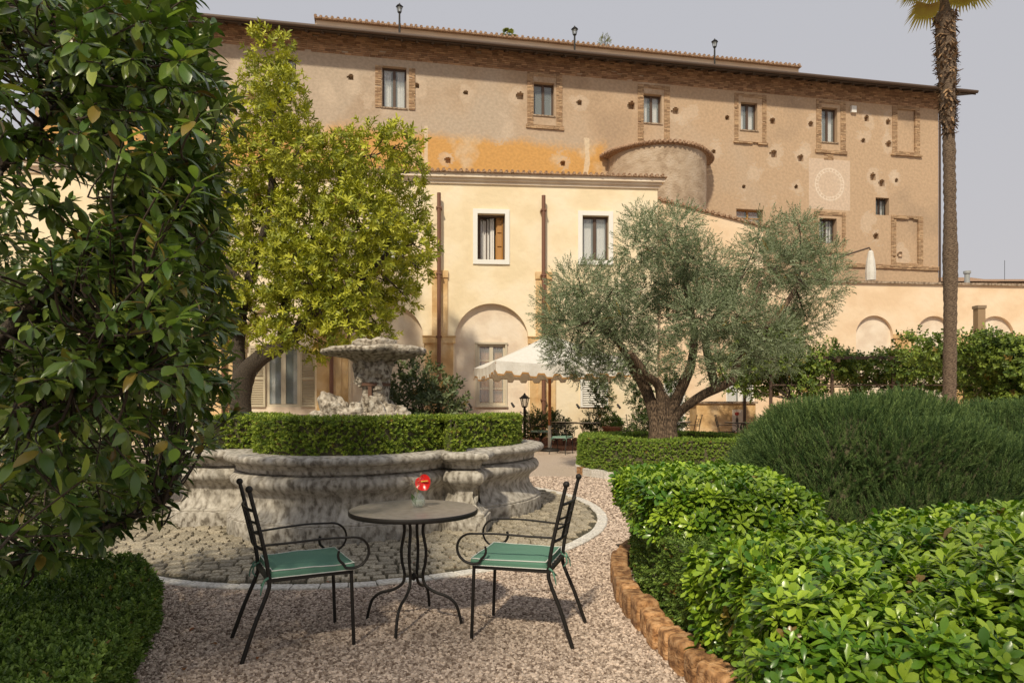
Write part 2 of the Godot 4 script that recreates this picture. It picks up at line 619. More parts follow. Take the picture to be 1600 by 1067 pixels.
	for i in spots.size():
		var c: Vector2 = spots[i][1]
		var k := rng.randi() % 4
		var b := Basis(Vector3.UP, -turn + rf(-0.12, 0.12)) * Basis.from_euler(Vector3(rf(-0.05, 0.05), 0, rf(-0.05, 0.05))).scaled(Vector3(spots[i][2] / 0.126, 1, rf(0.9, 1.05)))
		var xf := Transform3D(b, Vector3(c.x, rf(-0.004, 0.006), c.y))
		if i < 300:
			put("sett", setts[k], M.cobble[rng.randi() % 4], bed, xf)
		else:
			rest[k].append(xf)
	for k in 4:
		swarm("setts", setts[k], M.cobble[k], rest[k], bed, Color.WHITE, Color.WHITE)
	# raised terracotta terrace in front of the wing
	s = ST()
	box(s, Vector3(-3.2, -0.05, -26.0), Vector3(14.0, 0.09, -20.2))
	struct("terrace_paving", done(s), M.terracotta)


# ---------- wall sheets ----------
func sheet(s: SurfaceTool, u0: float, u1: float, y0: float, y1: float, z: float, uv: Rect2) -> void:
	var c := [Vector2(u0, y1), Vector2(u1, y1), Vector2(u1, y0), Vector2(u0, y0)]
	for i in [0, 1, 2, 0, 2, 3]:
		s.set_uv(Vector2((c[i].x - uv.position.x) / uv.size.x, 1.0 - (c[i].y - uv.position.y) / uv.size.y))
		s.add_vertex(Vector3(c[i].x, c[i].y, z))


func wall(s: SurfaceTool, u0: float, u1: float, y0: float, y1: float, holes: Array) -> void:
	# a sheet with rectangular holes [u0, u1, y0, y1, depth, closed]
	var uv := Rect2(u0, y0, u1 - u0, y1 - y0)
	var xs := [u0, u1]
	var ys := [y0, y1]
	for h in holes:
		xs.append_array([h[0], h[1]])
		ys.append_array([h[2], h[3]])
	xs.sort()
	ys.sort()
	for j in ys.size() - 1:
		if ys[j + 1] - ys[j] < 0.0005:
			continue
		var run := u0
		var open := false
		for i in xs.size() - 1:
			if xs[i + 1] - xs[i] < 0.0005:
				continue
			var cu: float = (xs[i] + xs[i + 1]) * 0.5
			var cy: float = (ys[j] + ys[j + 1]) * 0.5
			var inside := false
			for h in holes:
				if cu > h[0] and cu < h[1] and cy > h[2] and cy < h[3]:
					inside = true
					break
			if inside:
				if open:
					sheet(s, run, xs[i], ys[j], ys[j + 1], 0, uv)
				open = false
			elif not open:
				run = xs[i]
				open = true
		if open:
			sheet(s, run, u1, ys[j], ys[j + 1], 0, uv)
	for h in holes:
		var d: float = h[4]
		var at := Vector2((h[0] - u0) / (u1 - u0), 1.0 - (h[2] - y0) / (y1 - y0))
		s.set_uv(at)
		quad(s, Vector3(h[0], h[3], 0), Vector3(h[0], h[3], -d), Vector3(h[0], h[2], -d), Vector3(h[0], h[2], 0))
		quad(s, Vector3(h[1], h[3], -d), Vector3(h[1], h[3], 0), Vector3(h[1], h[2], 0), Vector3(h[1], h[2], -d))
		quad(s, Vector3(h[0], h[3], 0), Vector3(h[1], h[3], 0), Vector3(h[1], h[3], -d), Vector3(h[0], h[3], -d))
		quad(s, Vector3(h[0], h[2], -d), Vector3(h[1], h[2], -d), Vector3(h[1], h[2], 0), Vector3(h[0], h[2], 0))
		if h.size() > 5 and h[5]:
			sheet(s, h[0], h[1], h[2], h[3], -d, uv)


func bricks(s: SurfaceTool, u0: float, u1: float, y0: float, y1: float, z: float, proud: float, lean := 0.0, brick_h := 0.062, ca := Color(0.34, 0.21, 0.12), cb := Color(0.56, 0.385, 0.23)) -> void:
	var y := y0
	var row := 0
	while y < y1 - 0.02:
		var x := u0 - (0.12 if row % 2 else 0.0)
		var h := minf(brick_h, y1 - y)
		while x < u1:
			var w := rf(0.2, 0.27)
			var a := maxf(x, u0)
			var b := minf(x + w, u1)
			if b - a > 0.03 and rng.randf() > 0.015:
				var t := rng.randf()
				s.set_color(ca.lerp(cb, t) * rf(0.75, 1.1))
				box(s, Vector3(a, y, z - 0.05), Vector3(b - 0.012, y + h - 0.012, z + proud + lean * (y - y0) + rf(-0.008, 0.01)))
			x += w
		y += brick_h
		row += 1


func drape(u0: float, u1: float, y0: float, y1: float, z: float, folds: float, deep: float, seed_: float) -> ArrayMesh:
	var s := ST()
	s.set_smooth_group(1)
	var n := int(folds * 6)
	for i in n:
		var a := lerpf(u0, u1, float(i) / n)
		var b := lerpf(u0, u1, float(i + 1) / n)
		var za := z + deep * (sin(i / 6.0 * TAU + seed_) + 0.5 * sin(i * 0.61 + seed_ * 2.0))
		var zb := z + deep * (sin((i + 1) / 6.0 * TAU + seed_) + 0.5 * sin((i + 1) * 0.61 + seed_ * 2.0))
		quad(s, Vector3(a, y1, za), Vector3(b, y1, zb), Vector3(b, y0, zb), Vector3(a, y0, za))
	return done(s)


func window(b: Node3D, u0: float, u1: float, y0: float, y1: float, z: float, fm: Material, rows: int, cm: Material, bar := 0.06, gap := 0.1) -> Node3D:
	# a two-leaf casement; the frame is the part, panes and curtains are its pieces
	var s := ST()
	var um := (u0 + u1) * 0.5
	box(s, Vector3(u0, y0, z - 0.06), Vector3(u0 + bar, y1, z))
	box(s, Vector3(u1 - bar, y0, z - 0.06), Vector3(u1, y1, z))
	box(s, Vector3(um - bar * 0.8, y0 + bar, z - 0.05), Vector3(um + bar * 0.8, y1 - bar, z + 0.01))
	box(s, Vector3(u0 + bar, y1 - bar, z - 0.06), Vector3(u1 - bar, y1, z - 0.003))
	box(s, Vector3(u0 + bar, y0, z - 0.06), Vector3(u1 - bar, y0 + bar, z - 0.003))
	var ph := (y1 - y0 - bar * 2.0) / rows
	for r in range(1, rows):
		for q in [[u0 + bar, um - bar * 0.8], [um + bar * 0.8, u1 - bar]]:
			box(s, Vector3(q[0], y0 + bar + ph * r - 0.018, z - 0.05), Vector3(q[1], y0 + bar + ph * r + 0.018, z - 0.006))
	var w := put("window", done(s), fm, b)
	for q in [[u0 + bar, um - bar * 0.8], [um + bar * 0.8, u1 - bar]]:
		for r in rows:
			put("pane", box_mesh(Vector3(q[0], y0 + bar + ph * r + 0.018, z - 0.034), Vector3(q[1], y0 + bar + ph * (r + 1) - 0.018, z - 0.028)), M.glass, w)
		if cm:
			put("curtain", drape(q[0] + 0.01 + (gap if q[0] > um else 0.0), q[1] - 0.01 - (gap if q[0] < um else 0.0), y0 + 0.02, y1 - 0.02, z - 0.16, 6.0, 0.018, q[0]), cm, w)
	return w


# ---------- the tall old building ----------
func plaster_picture(w: int, h: int, u0: float, u1: float, y0: float, y1: float, marks: Array) -> Array:
	# weathered render: greyer on the left, tan on the right, remains of orange paint, repairs, a faded dial
	var big := FastNoiseLite.new()
	big.seed = 8
	big.frequency = 0.22
	big.fractal_octaves = 5
	var fine := FastNoiseLite.new()
	fine.seed = 9
	fine.frequency = 5.5
	fine.fractal_octaves = 3
	var data := PackedByteArray()
	data.resize(w * h * 3)
	var du := (u1 - u0) / w
	var dy := (y1 - y0) / h
	var scars := []
	for i in 40:
		scars.append(Vector3(rf(u0, u1), rf(7.5, 14.5), rf(0.1, 0.42)))
	for p in marks:
		scars.append(Vector3(p.x + rf(-0.06, 0.06), p.y + rf(-0.1, 0.06), rf(0.2, 0.34)))
	var dial := Vector2(26.421, 11.626)
	var pale := Color(0.62, 0.50, 0.38)
	var relief := PackedByteArray()
	relief.resize(w * h)
	for j in h:
		var y := y1 - (j + 0.5) * dy
		var near := scars.filter(func(q): return absf(y - q.y) < q.z + 0.5)
		for i in w:
			var u := u0 + (i + 0.5) * du
			var a := big.get_noise_2d(u, y)
			var f := fine.get_noise_2d(u, y * 1.25)
			var c := Color(0.48, 0.385, 0.29).lerp(Color(0.50, 0.355, 0.23), clampf((u - 9.0) / 14.0 + a * 0.9 + 0.2, 0, 1))
			c = c.lerp(Color(0.36, 0.26, 0.175), clampf(a * 1.6 - 0.25, 0, 0.6))
			# orange band
			var edge := a * 0.4 + f * 0.1
			if u < 15.5 + edge * 0.8 and y < 12.85 + edge * 1.1 and y > 8.5:
				var t := clampf((12.85 + edge * 1.1 - y) * 2.2, 0.0, 1.0) * clampf((15.5 + edge * 0.8 - u) * 3.0, 0.0, 1.0)
				var worn := clampf(big.get_noise_2d(u * 1.7 + 40.0, y * 1.7) * 3.4 - 0.55, 0.0, 0.85)
				var o := Color(0.60, 0.33, 0.10).lerp(Color(0.62, 0.46, 0.29), worn)
				c = c.lerp(o, t * (0.7 if y > 12.6 + edge else 0.97))
			if y > 8.5 and y < 12.95 and ((absf(u - 14.6 + a * 0.25) < 0.13) or absf(u - 7.65) < 0.07):
				c = c.lerp(Color(0.68, 0.55, 0.39), 0.8)
			for q in near:
				var dd := Vector2(u - q.x, (y - q.y) * 0.8).length() + f * 0.2 + big.get_noise_2d(u * 3.0 + q.x, y * 3.0) * 0.55
				if dd < q.z:
					c = c.lerp(pale, 0.45)
			# faded dial on a square of paler render
			var e := Vector2(u, y) - dial
			if absf(e.x) < 1.08 and absf(e.y) < 1.18:
				c = c.lerp(Color(0.62, 0.49, 0.38), 0.8)
				var rr := e.length()
				if absf(rr - 0.74) < 0.025 or absf(rr - 0.6) < 0.015 or (rr > 0.6 and rr < 0.74 and fmod(atan2(e.y, e.x) + TAU, TAU / 24.0) < 0.07):
					c = c.lerp(Color(0.76, 0.66, 0.55), 0.75)
			c = c * (1.0 + f * 0.16)
			relief[j * w + i] = int(clampf(128.0 + f * 110.0, 0, 255))
			var k := (j * w + i) * 3
			data[k] = int(pow(clampf(c.r, 0, 1), 0.4545) * 255.0)
			data[k + 1] = int(pow(clampf(c.g, 0, 1), 0.4545) * 255.0)
			data[k + 2] = int(pow(clampf(c.b, 0, 1), 0.4545) * 255.0)
	var bump := Image.create_from_data(w, h, false, Image.FORMAT_L8, relief)
	bump.convert(Image.FORMAT_RGBA8)
	bump.bump_map_to_normal_map(1.3)
	return [ImageTexture.create_from_image(Image.create_from_data(w, h, false, Image.FORMAT_RGB8, data)), ImageTexture.create_from_image(bump)]


func make_tall_building() -> void:
	var b := thing("old_palace", "tall weathered brown palace with brick framed windows under a long dark eave", "building", Vector3(-11.1, 0, -27.0), deg_to_rad(10.7))
	var left := -7.0
	var right := 32.29
	var top := 16.4
	var wins := [
		[1.659, 2.446, 13.718, 15.309, 2], [5.858, 6.847, 13.601, 15.292, 1], [12.246, 13.150, 13.781, 15.184, 1], [17.230, 18.071, 13.829, 15.105, 1], [21.904, 22.731, 13.863, 15.118, 1], [25.988, 26.822, 13.599, 15.213, 1],
		[21.683, 22.987, 9.515, 10.245, 3], [25.888, 26.789, 8.872, 10.037, 4], [28.857, 29.581, 10.334, 11.155, 4],
	]
	var holes := []
	var marks := []
	for w in wins:
		holes.append([w[0], w[1], w[2], w[3], 0.34])
	for p in [[4.601, 14.688], [7.268, 14.578], [9.323, 14.460], [11.658, 14.520], [14.294, 14.462], [16.664, 14.515], [18.739, 14.426], [21.243, 14.334], [23.501, 14.363], [25.458, 14.364], [28.378, 14.858], [29.546, 14.766], [28.208, 13.787], [29.581, 13.703], [28.720, 12.127], [29.201, 11.853], [29.997, 12.022], [17.230, 11.985], [19.719, 11.946], [20.586, 12.752], [24.932, 12.753], [24.703, 11.406], [23.566, 12.868], [28.892, 9.317], [30.206, 8.521], [14.786, 15.757], [17.529, 15.804], [20.400, 15.741], [24.540, 15.803], [12.021, 15.783], [22.063, 11.251], [13.549, 11.773], [8.569, 11.582]]:
		var r := rf(0.08, 0.15)
		marks.append(Vector2(p[0], p[1]))
		holes.append([p[0] - r * rf(1.2, 1.7), p[0] - r + 0.001, p[1] - r * rf(0.2, 0.7), p[1] + r * rf(0.2, 0.6), rf(0.05, 0.1), true])
		holes.append([p[0] - r * rf(0.2, 0.6), p[0] + r * rf(0.3, 0.7), p[1] + r - 0.001, p[1] + r * rf(1.15, 1.5), rf(0.05, 0.1), true])
		holes.append([p[0] - r, p[0] + r, p[1] - r * rf(0.8, 1.25), p[1] + r, rf(0.2, 0.3), true])
	for p in [[29.824, 31.187, 13.461, 15.482], [29.789, 31.329, 8.075, 10.280]]:
		holes.append([p[0], p[1], p[2], p[3], 0.07, true])
	var s := ST()
	wall(s, left, right, 0.0, top, holes)
	var m := StandardMaterial3D.new()
	var pics := plaster_picture(1900, 760, left, right, 0.0, top, marks)
	m.albedo_texture = pics[0]
	m.roughness = 0.95
	m.normal_enabled = true
	m.normal_texture = pics[1]
	m.normal_scale = 0.45
	put("wall", done(s), m, b)
	put("end_wall", box_mesh(Vector3(right - 0.3, 0, -14.0), Vector3(right - 0.004, top, -0.45)), M.brown, b)
	put("back_wall", box_mesh(Vector3(left, 0, -14.4), Vector3(right, top, -14.01)), M.brown, b)
	put("end_wall", box_mesh(Vector3(left + 0.004, 0, -14.0), Vector3(left + 0.3, top, -0.45)), M.brown, b)
	put("inner_wall", box_mesh(Vector3(left + 0.31, 0, -4.6), Vector3(right - 0.31, top, -4.4)), M.inside, b)
	for y in [4.6, 8.9, 12.0]:
		put("floor_slab", box_mesh(Vector3(left + 0.31, y, -4.39), Vector3(right - 0.31, y + 0.3, -0.42)), M.inside, b)
	# rough brick cornice that corbels out under the eave
	s = ST()
	bricks(s, left, right - 0.01, 15.6, 16.38, 0.0, 0.03, 0.14, 0.075, Color(0.25, 0.14, 0.078), Color(0.50, 0.31, 0.175))
	var corn := put("brick_cornice", done(s), M.brick, b)
	corn.set_meta("kind", "stuff")
	# roof: sloping soffit with rafters, edge board and gutter
	s = ST()
	var e0 := left - 1.0
	var e1 := right + 1.3
	for k in [[0.0, 16.08, 16.46], [0.1, 16.18, 16.58]]:
		quad(s, Vector3(e0, k[2], -0.25), Vector3(e1, k[2], -0.25), Vector3(e1, k[1], 0.8), Vector3(e0, k[1], 0.8))
	quad(s, Vector3(e0, 18.2, -7.0), Vector3(e1, 18.2, -7.0), Vector3(e1, 16.58, -0.25), Vector3(e0, 16.58, -0.25))
	quad(s, Vector3(e1, 18.2, -7.0), Vector3(e0, 18.2, -7.0), Vector3(e0, 16.1, -14.9), Vector3(e1, 16.1, -14.9))
	quad(s, Vector3(right, 16.42, -0.02), Vector3(e1, 16.08, -0.02), Vector3(e1, 16.08, -14.0), Vector3(right, 16.42, -14.0))
	var roof := put("roof", done(s), M.eave, b)
	put("edge_board", box_mesh(Vector3(e0, 16.05, 0.8), Vector3(e1, 16.19, 0.83)), M.eave, roof)
	put("gutter", rod([Vector3(e0, 16.15, 0.91), Vector3(e1, 16.15, 0.91)], 0.075), M.gutter, roof)
	var rm := ST()
	box(rm, Vector3(-0.05, -0.11, 0.0), Vector3(0.05, 0.0, 0.82), Transform3D(Basis(Vector3.RIGHT, 0.42), Vector3(0, 16.44, 0.02)))
	var raf := done(rm)
	var u := left
	while u < right + 1.0:
		put("rafter", raf, M.eave, roof, Transform3D(Basis(), Vector3(u, 0, 0)))
		u += 0.62
	# set-back attic wall with a tiled coping
	var a0 := 2.9
	var a1 := 27.0
	var ay := 18.68
	var attic := put("attic_wall", box_mesh(Vector3(a0, 16.6, -4.0), Vector3(a1, ay, -3.3)), M.peach, b)
	s = ST()
	tube(s, [Vector3(0, 0, -0.45), Vector3(0, 0.03, 0.05), Vector3(0, 0.0, 0.55)], 0.06, 0.07, 7)
	var tm := done(s)
	put("coping", box_mesh(Vector3(a0 - 0.05, ay, -4.12), Vector3(a1 + 0.05, ay + 0.07, -3.12)), M.tile, attic)
	u = a0
	while u < a1:
		put("tile", tm, M.tile, attic, Transform3D(Basis(Vector3.UP, rf(-0.04, 0.04)), Vector3(u + rf(-0.02, 0.02), ay + 0.09 + rf(-0.015, 0.015), -3.65)))
		u += 0.25
	# windows
	for i in wins.size():
		var w: Array = wins[i]
		var k: int = w[4]
		match k:
			1, 2:
				window(b, w[0], w[1], w[2], w[3], -0.2, M.dark_wood, 1, M.curtain, 0.07, 0.06 if i != 2 else 0.3)
				put("window_sill", box_mesh(Vector3(w[0] - 0.05, w[2] - 0.06, -0.3), Vector3(w[1] + 0.05, w[2] - 0.002, 0.04)), M.coping, b)
			3:
				window(b, w[0], w[1], w[2], w[3], -0.2, M.ochre_wood, 2, M.brown_curtain, 0.05, 0.02)
			4:
				var o := window(b, w[0], w[1], w[2], w[3], -0.24, M.dark_wood, 1, M.curtain, 0.06, 0.05)
				for g in 4:
					var x := lerpf(w[0], w[1], (g + 1) / 5.0)
					put("grille_bar", rod([Vector3(x, w[2], -0.1), Vector3(x, w[3], -0.1)], 0.014, -1.0, 5), M.iron, o)
	# brick surrounds
	s = ST()
	var frames := [[5.574, 7.215, 13.552, 15.295, 1], [11.965, 13.520, 13.344, 15.601, 2], [16.961, 18.465, 12.726, 15.508, 2], [21.589, 23.180, 13.313, 15.503, 3], [25.723, 27.259, 13.216, 15.549, 2], [29.754, 31.258, 13.308, 15.604, 4], [25.624, 27.259, 8.517, 10.342, 3], [29.685, 31.435, 7.984, 10.372, 4]]
	for i in frames.size():
		var f: Array = frames[i]
		var t := 0.2 if f[4] == 3 else 0.27
		bricks(s, f[0], f[0] + t, f[2], f[3], 0.0, 0.035)
		bricks(s, f[1] - t, f[1], f[2], f[3], 0.0, 0.035)
		if f[4] >= 2:
			bricks(s, f[0] + t, f[1] - t, f[3] - 0.16, f[3], 0.0, 0.035)
		if f[4] == 2 and i != 2:
			bricks(s, f[0] - 0.06, f[1] + 0.06, f[2] - 0.16, f[2], 0.0, 0.07)
		if f[4] == 4:
			bricks(s, f[0] + t, f[1] - t, f[2], f[2] + 0.14, 0.0, 0.035)
			bricks(s, f[0] - 0.1, f[1] + 0.1, f[2] - 0.1, f[2], 0.0, 0.1)
		if f[4] == 3:
			bricks(s, f[0] - 0.06, f[1] + 0.06, f[2] - 0.09, f[2], 0.0, 0.09)
	bricks(s, 26.12, 26.62, 12.77, 13.2, 0.0, 0.02)
	var sur := put("brick_surrounds", done(s), M.brick, b)
	sur.set_meta("kind", "stuff")
	# string course near the ground on the right
	s = ST()
	bricks(s, 27.3, right - 0.02, 7.8, 8.0, 0.0, 0.08)
	var sc := put("string_course", done(s), M.brick, b)
	sc.set_meta("kind", "stuff")
	# round apse that bulges from the wall
	var ac := 17.77
	var ar := 2.2
	var ah := 12.05
	s = ST()
	s.set_smooth_group(1)
	var n := 24
	for i in n:
		var p := PI * i / n
		var q := PI * (i + 1) / n
		quad(s, Vector3(ac - ar * cos(p), ah, ar * sin(p)), Vector3(ac - ar * cos(q), ah, ar * sin(q)), Vector3(ac - ar * cos(q), 0, ar * sin(q)), Vector3(ac - ar * cos(p), 0, ar * sin(p)))
	var apse := put("apse", done(s), M.brown, b)
	s = ST()
	for i in n:
		var p := PI * i / n
		var q := PI * (i + 1) / n
		var r2 := ar + 0.14
		tri(s, Vector3(ac, ah + 0.6, 0), Vector3(ac - r2 * cos(q), ah + 0.07, r2 * sin(q)), Vector3(ac - r2 * cos(p), ah + 0.07, r2 * sin(p)))
		quad(s, Vector3(ac - r2 * cos(p), ah + 0.07, r2 * sin(p)), Vector3(ac - r2 * cos(q), ah + 0.07, r2 * sin(q)), Vector3(ac - ar * cos(q), ah + 0.002, ar * sin(q)), Vector3(ac - ar * cos(p), ah + 0.002, ar * sin(p)))
	put("apse_roof", done(s), M.tile, apse)
	for i in 34:
		var p := PI * (i + 0.5) / 34
		put("apse_tile", rod([Vector3(0, 0.02, -0.3), Vector3(0, 0, 0.06)], 0.07, 0.08, 6), M.tile, apse, Transform3D(Basis(Vector3.UP, -p + PI / 2), Vector3(ac - (ar + 0.1) * cos(p), ah + 0.1, (ar + 0.1) * sin(p))))
	# drain at the corner
	put("downpipe", rod([Vector3(right + 0.06, 0, 0.02), Vector3(right + 0.06, 15.6, 0.02), Vector3(right + 0.1, 15.9, 0.3), Vector3(right + 0.1, 16.1, 0.88)], 0.05), M.gutter, b)
	# small white alarm box
	put("alarm_box", box_mesh(Vector3(27.5, 15.05, 0.0), Vector3(27.75, 15.35, 0.12)), M.white_paint, b)


# ---------- the cream wing with blind arches ----------
func make_wing() -> void:
	var b := thing("cream_wing", "two storey cream yellow wing with blind arches and white framed upper windows", "building", Vector3(-3.6, 0, -24.0), deg_to_rad(4.6))
	var left := -16.0
	var right := 8.9
	var top := 9.3
	var spring := 3.62
	var arches := []
	for p in [[1.570, 4.207, 3.671, 5.034], [-2.058, 0.492, 3.643, 4.989], [-5.686, -3.263, 3.616, 4.945], [-9.247, -6.861, 3.589, 4.902]]:
		arches.append([p[0], p[1]])
	var ups := [[2.383, 3.361, 6.487, 8.122], [6.145, 7.100, 6.527, 8.136], [-1.287, -0.355, 6.447, 8.040], [-4.868, -3.959, 6.408, 7.960]]
	var side := [6.15, 7.0, 1.32, 2.35]
	var holes := []
	for a in arches:
		holes.append([a[0], a[1], 0.0, spring + (a[1] - a[0]) * 0.5, 0.0])
	for w in ups:
		holes.append([w[0], w[1], w[2], w[3], 0.3])
	holes.append([side[0], side[1], side[2], side[3], 0.2])
	var s := ST()
	wall(s, left, right, 0.0, top, holes)
	# spandrels and soffits of the arches
	var deep := 0.2
	for a in arches:
		var c: float = (a[0] + a[1]) * 0.5
		var r: float = (a[1] - a[0]) * 0.5
		var n := 28
		for i in n:
			var p := PI * i / n
			var q := PI * (i + 1) / n
			var pp := Vector3(c - r * cos(p), spring + r * sin(p), 0)
			var qq := Vector3(c - r * cos(q), spring + r * sin(q), 0)
			quad(s, Vector3(pp.x, spring + r, 0), Vector3(qq.x, spring + r, 0), qq, pp)
			quad(s, pp, qq, qq - Vector3(0, 0, deep), pp - Vector3(0, 0, deep))
		for x in [a[0], a[1]]:
			quad(s, Vector3(x, spring, 0), Vector3(x, spring, -deep), Vector3(x, 0, -deep), Vector3(x, 0, 0))
	put("wall", done(s), M.cream, b)
	put("end_wall", box_mesh(Vector3(right - 0.3, 0, -3.6), Vector3(right - 0.003, top, -0.32)), M.cream, b)
	put("back_wall", box_mesh(Vector3(left, 0, -3.9), Vector3(right, top - 0.21, -3.61)), M.inside, b)
	put("end_wall", box_mesh(Vector3(left + 0.003, 0, -3.6), Vector3(left + 0.3, top - 0.21, -0.4)), M.cream, b)
	put("floor_slab", box_mesh(Vector3(left + 0.31, 4.6, -3.6), Vector3(right - 0.31, 4.9, -0.4)), M.inside, b)
	put("flat_roof", box_mesh(Vector3(left, top - 0.2, -3.6), Vector3(right - 0.31, top - 0.02, -0.32)), M.tile, b)
	# recessed arch panels; the glazed ones have openings
	var low := [[2.383, 3.383, 1.332, 3.512], [], [-4.976, -3.829, 1.267, 3.395], []]
	for i in arches.size():
		var a: Array = arches[i]
		s = ST()
		var h := []
		if low[i].size() > 0:
			h = [[low[i][0], low[i][1], low[i][2], low[i][3], 0.18]]
		wall(s, a[0] - 0.05, a[1] + 0.05, 0.0, spring + 1.5, h)
		put("arch_panel", done(s), M.panel, b, Transform3D(Basis(), Vector3(0, 0, -deep)))
	# piers with imposts between the arches
	for p in [[0.537, 1.525, 1.174, 3.612], [4.252, 5.173, 1.172, 3.639], [-3.197, -2.124, 1.177, 3.585], [-6.797, -5.750, 1.180, 3.558]]:
		s = ST()
		box(s, Vector3(p[0], 0, -0.01), Vector3(p[1], spring - 0.11, 0.07))
		box(s, Vector3(p[0] + 0.28, 0, 0.06), Vector3(p[1] - 0.22, spring - 0.11, 0.12))
		var pier := put("pier", done(s), M.pier, b)
		s = ST()
		box(s, Vector3(p[0] - 0.08, spring - 0.11, -0.01), Vector3(p[1] + 0.08, spring + 0.12, 0.15))
		box(s, Vector3(p[0] - 0.1, spring + 0.12, -0.01), Vector3(p[1] + 0.1, spring + 0.15, 0.18))
		box(s, Vector3(p[0] - 0.05, 0.0, -0.01), Vector3(p[1] + 0.05, 0.5, 0.14))
		put("impost", done(s), M.pier, pier)
		s = ST()
		var c: float = (p[0] + p[1]) * 0.5
		box(s, Vector3(c - 0.25, spring + 0.15, -0.01), Vector3(c + 0.3, spring + 2.2, 0.06))
		box(s, Vector3(c - 0.27, spring + 2.2, -0.01), Vector3(c + 0.32, spring + 2.45, 0.1))
		put("lesene", done(s), M.pier, pier)
		put("downpipe", rod([Vector3(c, 0.05, 0.25), Vector3(c, 8.74, 0.25)], 0.07, -1.0, 10), M.pipe, b)
		for y in [1.5, 3.7, 5.9, 8.2]:
			put("pipe_bracket", box_mesh(Vector3(c - 0.1, y, 0.02), Vector3(c + 0.1, y + 0.05, 0.33)), M.pipe, b)
	# moulded cornice and its row of tiles
	s = ST()
	for k in [[0.0, 0.10, 0.06], [0.10, 0.19, 0.13], [0.19, 0.33, 0.22]]:
		box(s, Vector3(left, top - 0.15 + k[0], -0.3), Vector3(right + k[2], top - 0.15 + k[1], k[2]))
	put("cornice", done(s), M.panel, b)
	s = ST()
	box(s, Vector3(left, top + 0.182, -0.5), Vector3(right + 0.28, top + 0.22, 0.3))
	var cop := put("tile_course", done(s), M.tile, b)
	s = ST()
	tube(s, [Vector3(0, 0.03, -0.4), Vector3(0, 0, 0.06)], 0.055, 0.06, 6)
	var tm := done(s)
	var u := -3.0
	while u < right + 0.2:
		put("tile", tm, M.tile, cop, Transform3D(Basis(), Vector3(u, top + 0.24 + rf(-0.008, 0.008), 0.26 + rf(-0.02, 0.02))))
		u += 0.2
	# upper windows with white surrounds
	for i in ups.size():
		var w: Array = ups[i]
		s = ST()
		var t := 0.16
		box(s, Vector3(w[0] - t, w[2] - t, 0.001), Vector3(w[0], w[3] + t, 0.05))
		box(s, Vector3(w[1], w[2] - t, 0.001), Vector3(w[1] + t, w[3] + t, 0.05))
		box(s, Vector3(w[0], w[3], 0.001), Vector3(w[1], w[3] + t, 0.048))
		box(s, Vector3(w[0], w[2] - t, 0.001), Vector3(w[1], w[2], 0.06))
		put("window_surround", done(s), M.white_paint, b)
		if i == 0:
			# casement standing open inwards, wooden shutter leaves folded back inside
			var um: float = (w[0] + w[1]) * 0.5
			s = ST()
			box(s, Vector3(w[0], w[2], -0.3), Vector3(w[0] + 0.05, w[3], -0.2))
			box(s, Vector3(w[1] - 0.05, w[2], -0.3), Vector3(w[1], w[3], -0.2))
			box(s, Vector3(w[0] + 0.05, w[3] - 0.06, -0.3), Vector3(w[1] - 0.05, w[3], -0.2))
			var o := put("window", done(s), M.dark_wood, b)
			for sd in [-1, 1]:
				var piv := Vector3(w[0] + 0.06 if sd < 0 else w[1] - 0.06, w[2] + 0.03, -0.24)
				var lf := ST()
				var lw: float = (um - w[0]) - 0.08
				box(lf, Vector3(0, 0, -0.02), Vector3(0.05, w[3] - w[2] - 0.1, 0.02))
				box(lf, Vector3(lw - 0.05, 0, -0.02), Vector3(lw, w[3] - w[2] - 0.1, 0.02))
				box(lf, Vector3(0.05, 0, -0.018), Vector3(lw - 0.05, 0.06, 0.018))
				box(lf, Vector3(0.05, w[3] - w[2] - 0.16, -0.018), Vector3(lw - 0.05, w[3] - w[2] - 0.1, 0.018))
				put("casement_leaf", done(lf), M.ochre_wood if sd > 0 else M.dark_wood, o, Transform3D(Basis(Vector3.UP, 0.75 if sd < 0 else PI - 0.95), piv))
			var sh := ST()
			for k in 3:
				var y0: float = w[2] + 0.06 + k * (w[3] - w[2] - 0.16) / 3.0
				box(sh, Vector3(w[1] - 0.26, y0, -0.32), Vector3(w[1] - 0.06, y0 + (w[3] - w[2] - 0.2) / 3.0 - 0.03, -0.28))
			box(sh, Vector3(w[1] - 0.3, w[2], -0.36), Vector3(w[1] - 0.03, w[3] - 0.06, -0.325))
			put("inner_shutter", done(sh), M.ochre_wood, o)
			put("curtain", drape(w[0] + 0.06, um - 0.05, w[2], w[3] - 0.06, -0.5, 5.0, 0.03, 0.4), M.curtain, o)
			put("curtain", drape(um - 0.03, um + 0.12, w[2], w[3] - 0.06, -0.42, 2.0, 0.02, 1.4), M.curtain, o)
		else:
			window(b, w[0], w[1], w[2], w[3], -0.15, M.dark_wood, 1, M.curtain, 0.07, 0.03)
	# ground floor casement with eight panes, in its arch
	var g: Array = low[0]
	window(b, g[0], g[1], g[2], g[3], -deep - 0.05, M.frame_cream, 4, M.brown_curtain, 0.085, 0.0)
	s = ST()
	box(s, Vector3(g[0] - 0.09, g[3], -deep), Vector3(g[1] + 0.09, g[3] + 0.07, -deep + 0.07))
	box(s, Vector3(g[0] - 0.09, g[2] - 0.07, -deep), Vector3(g[1] + 0.09, g[2], -deep + 0.09))
	box(s, Vector3(g[0] - 0.07, g[2], -deep), Vector3(g[0], g[3], -deep + 0.05))
	box(s, Vector3(g[1], g[2], -deep), Vector3(g[1] + 0.07, g[3], -deep + 0.05))
	put("window_surround", done(s), M.frame_cream, b)
	# ground floor french window with louvred shutters folded open
	g = low[2]
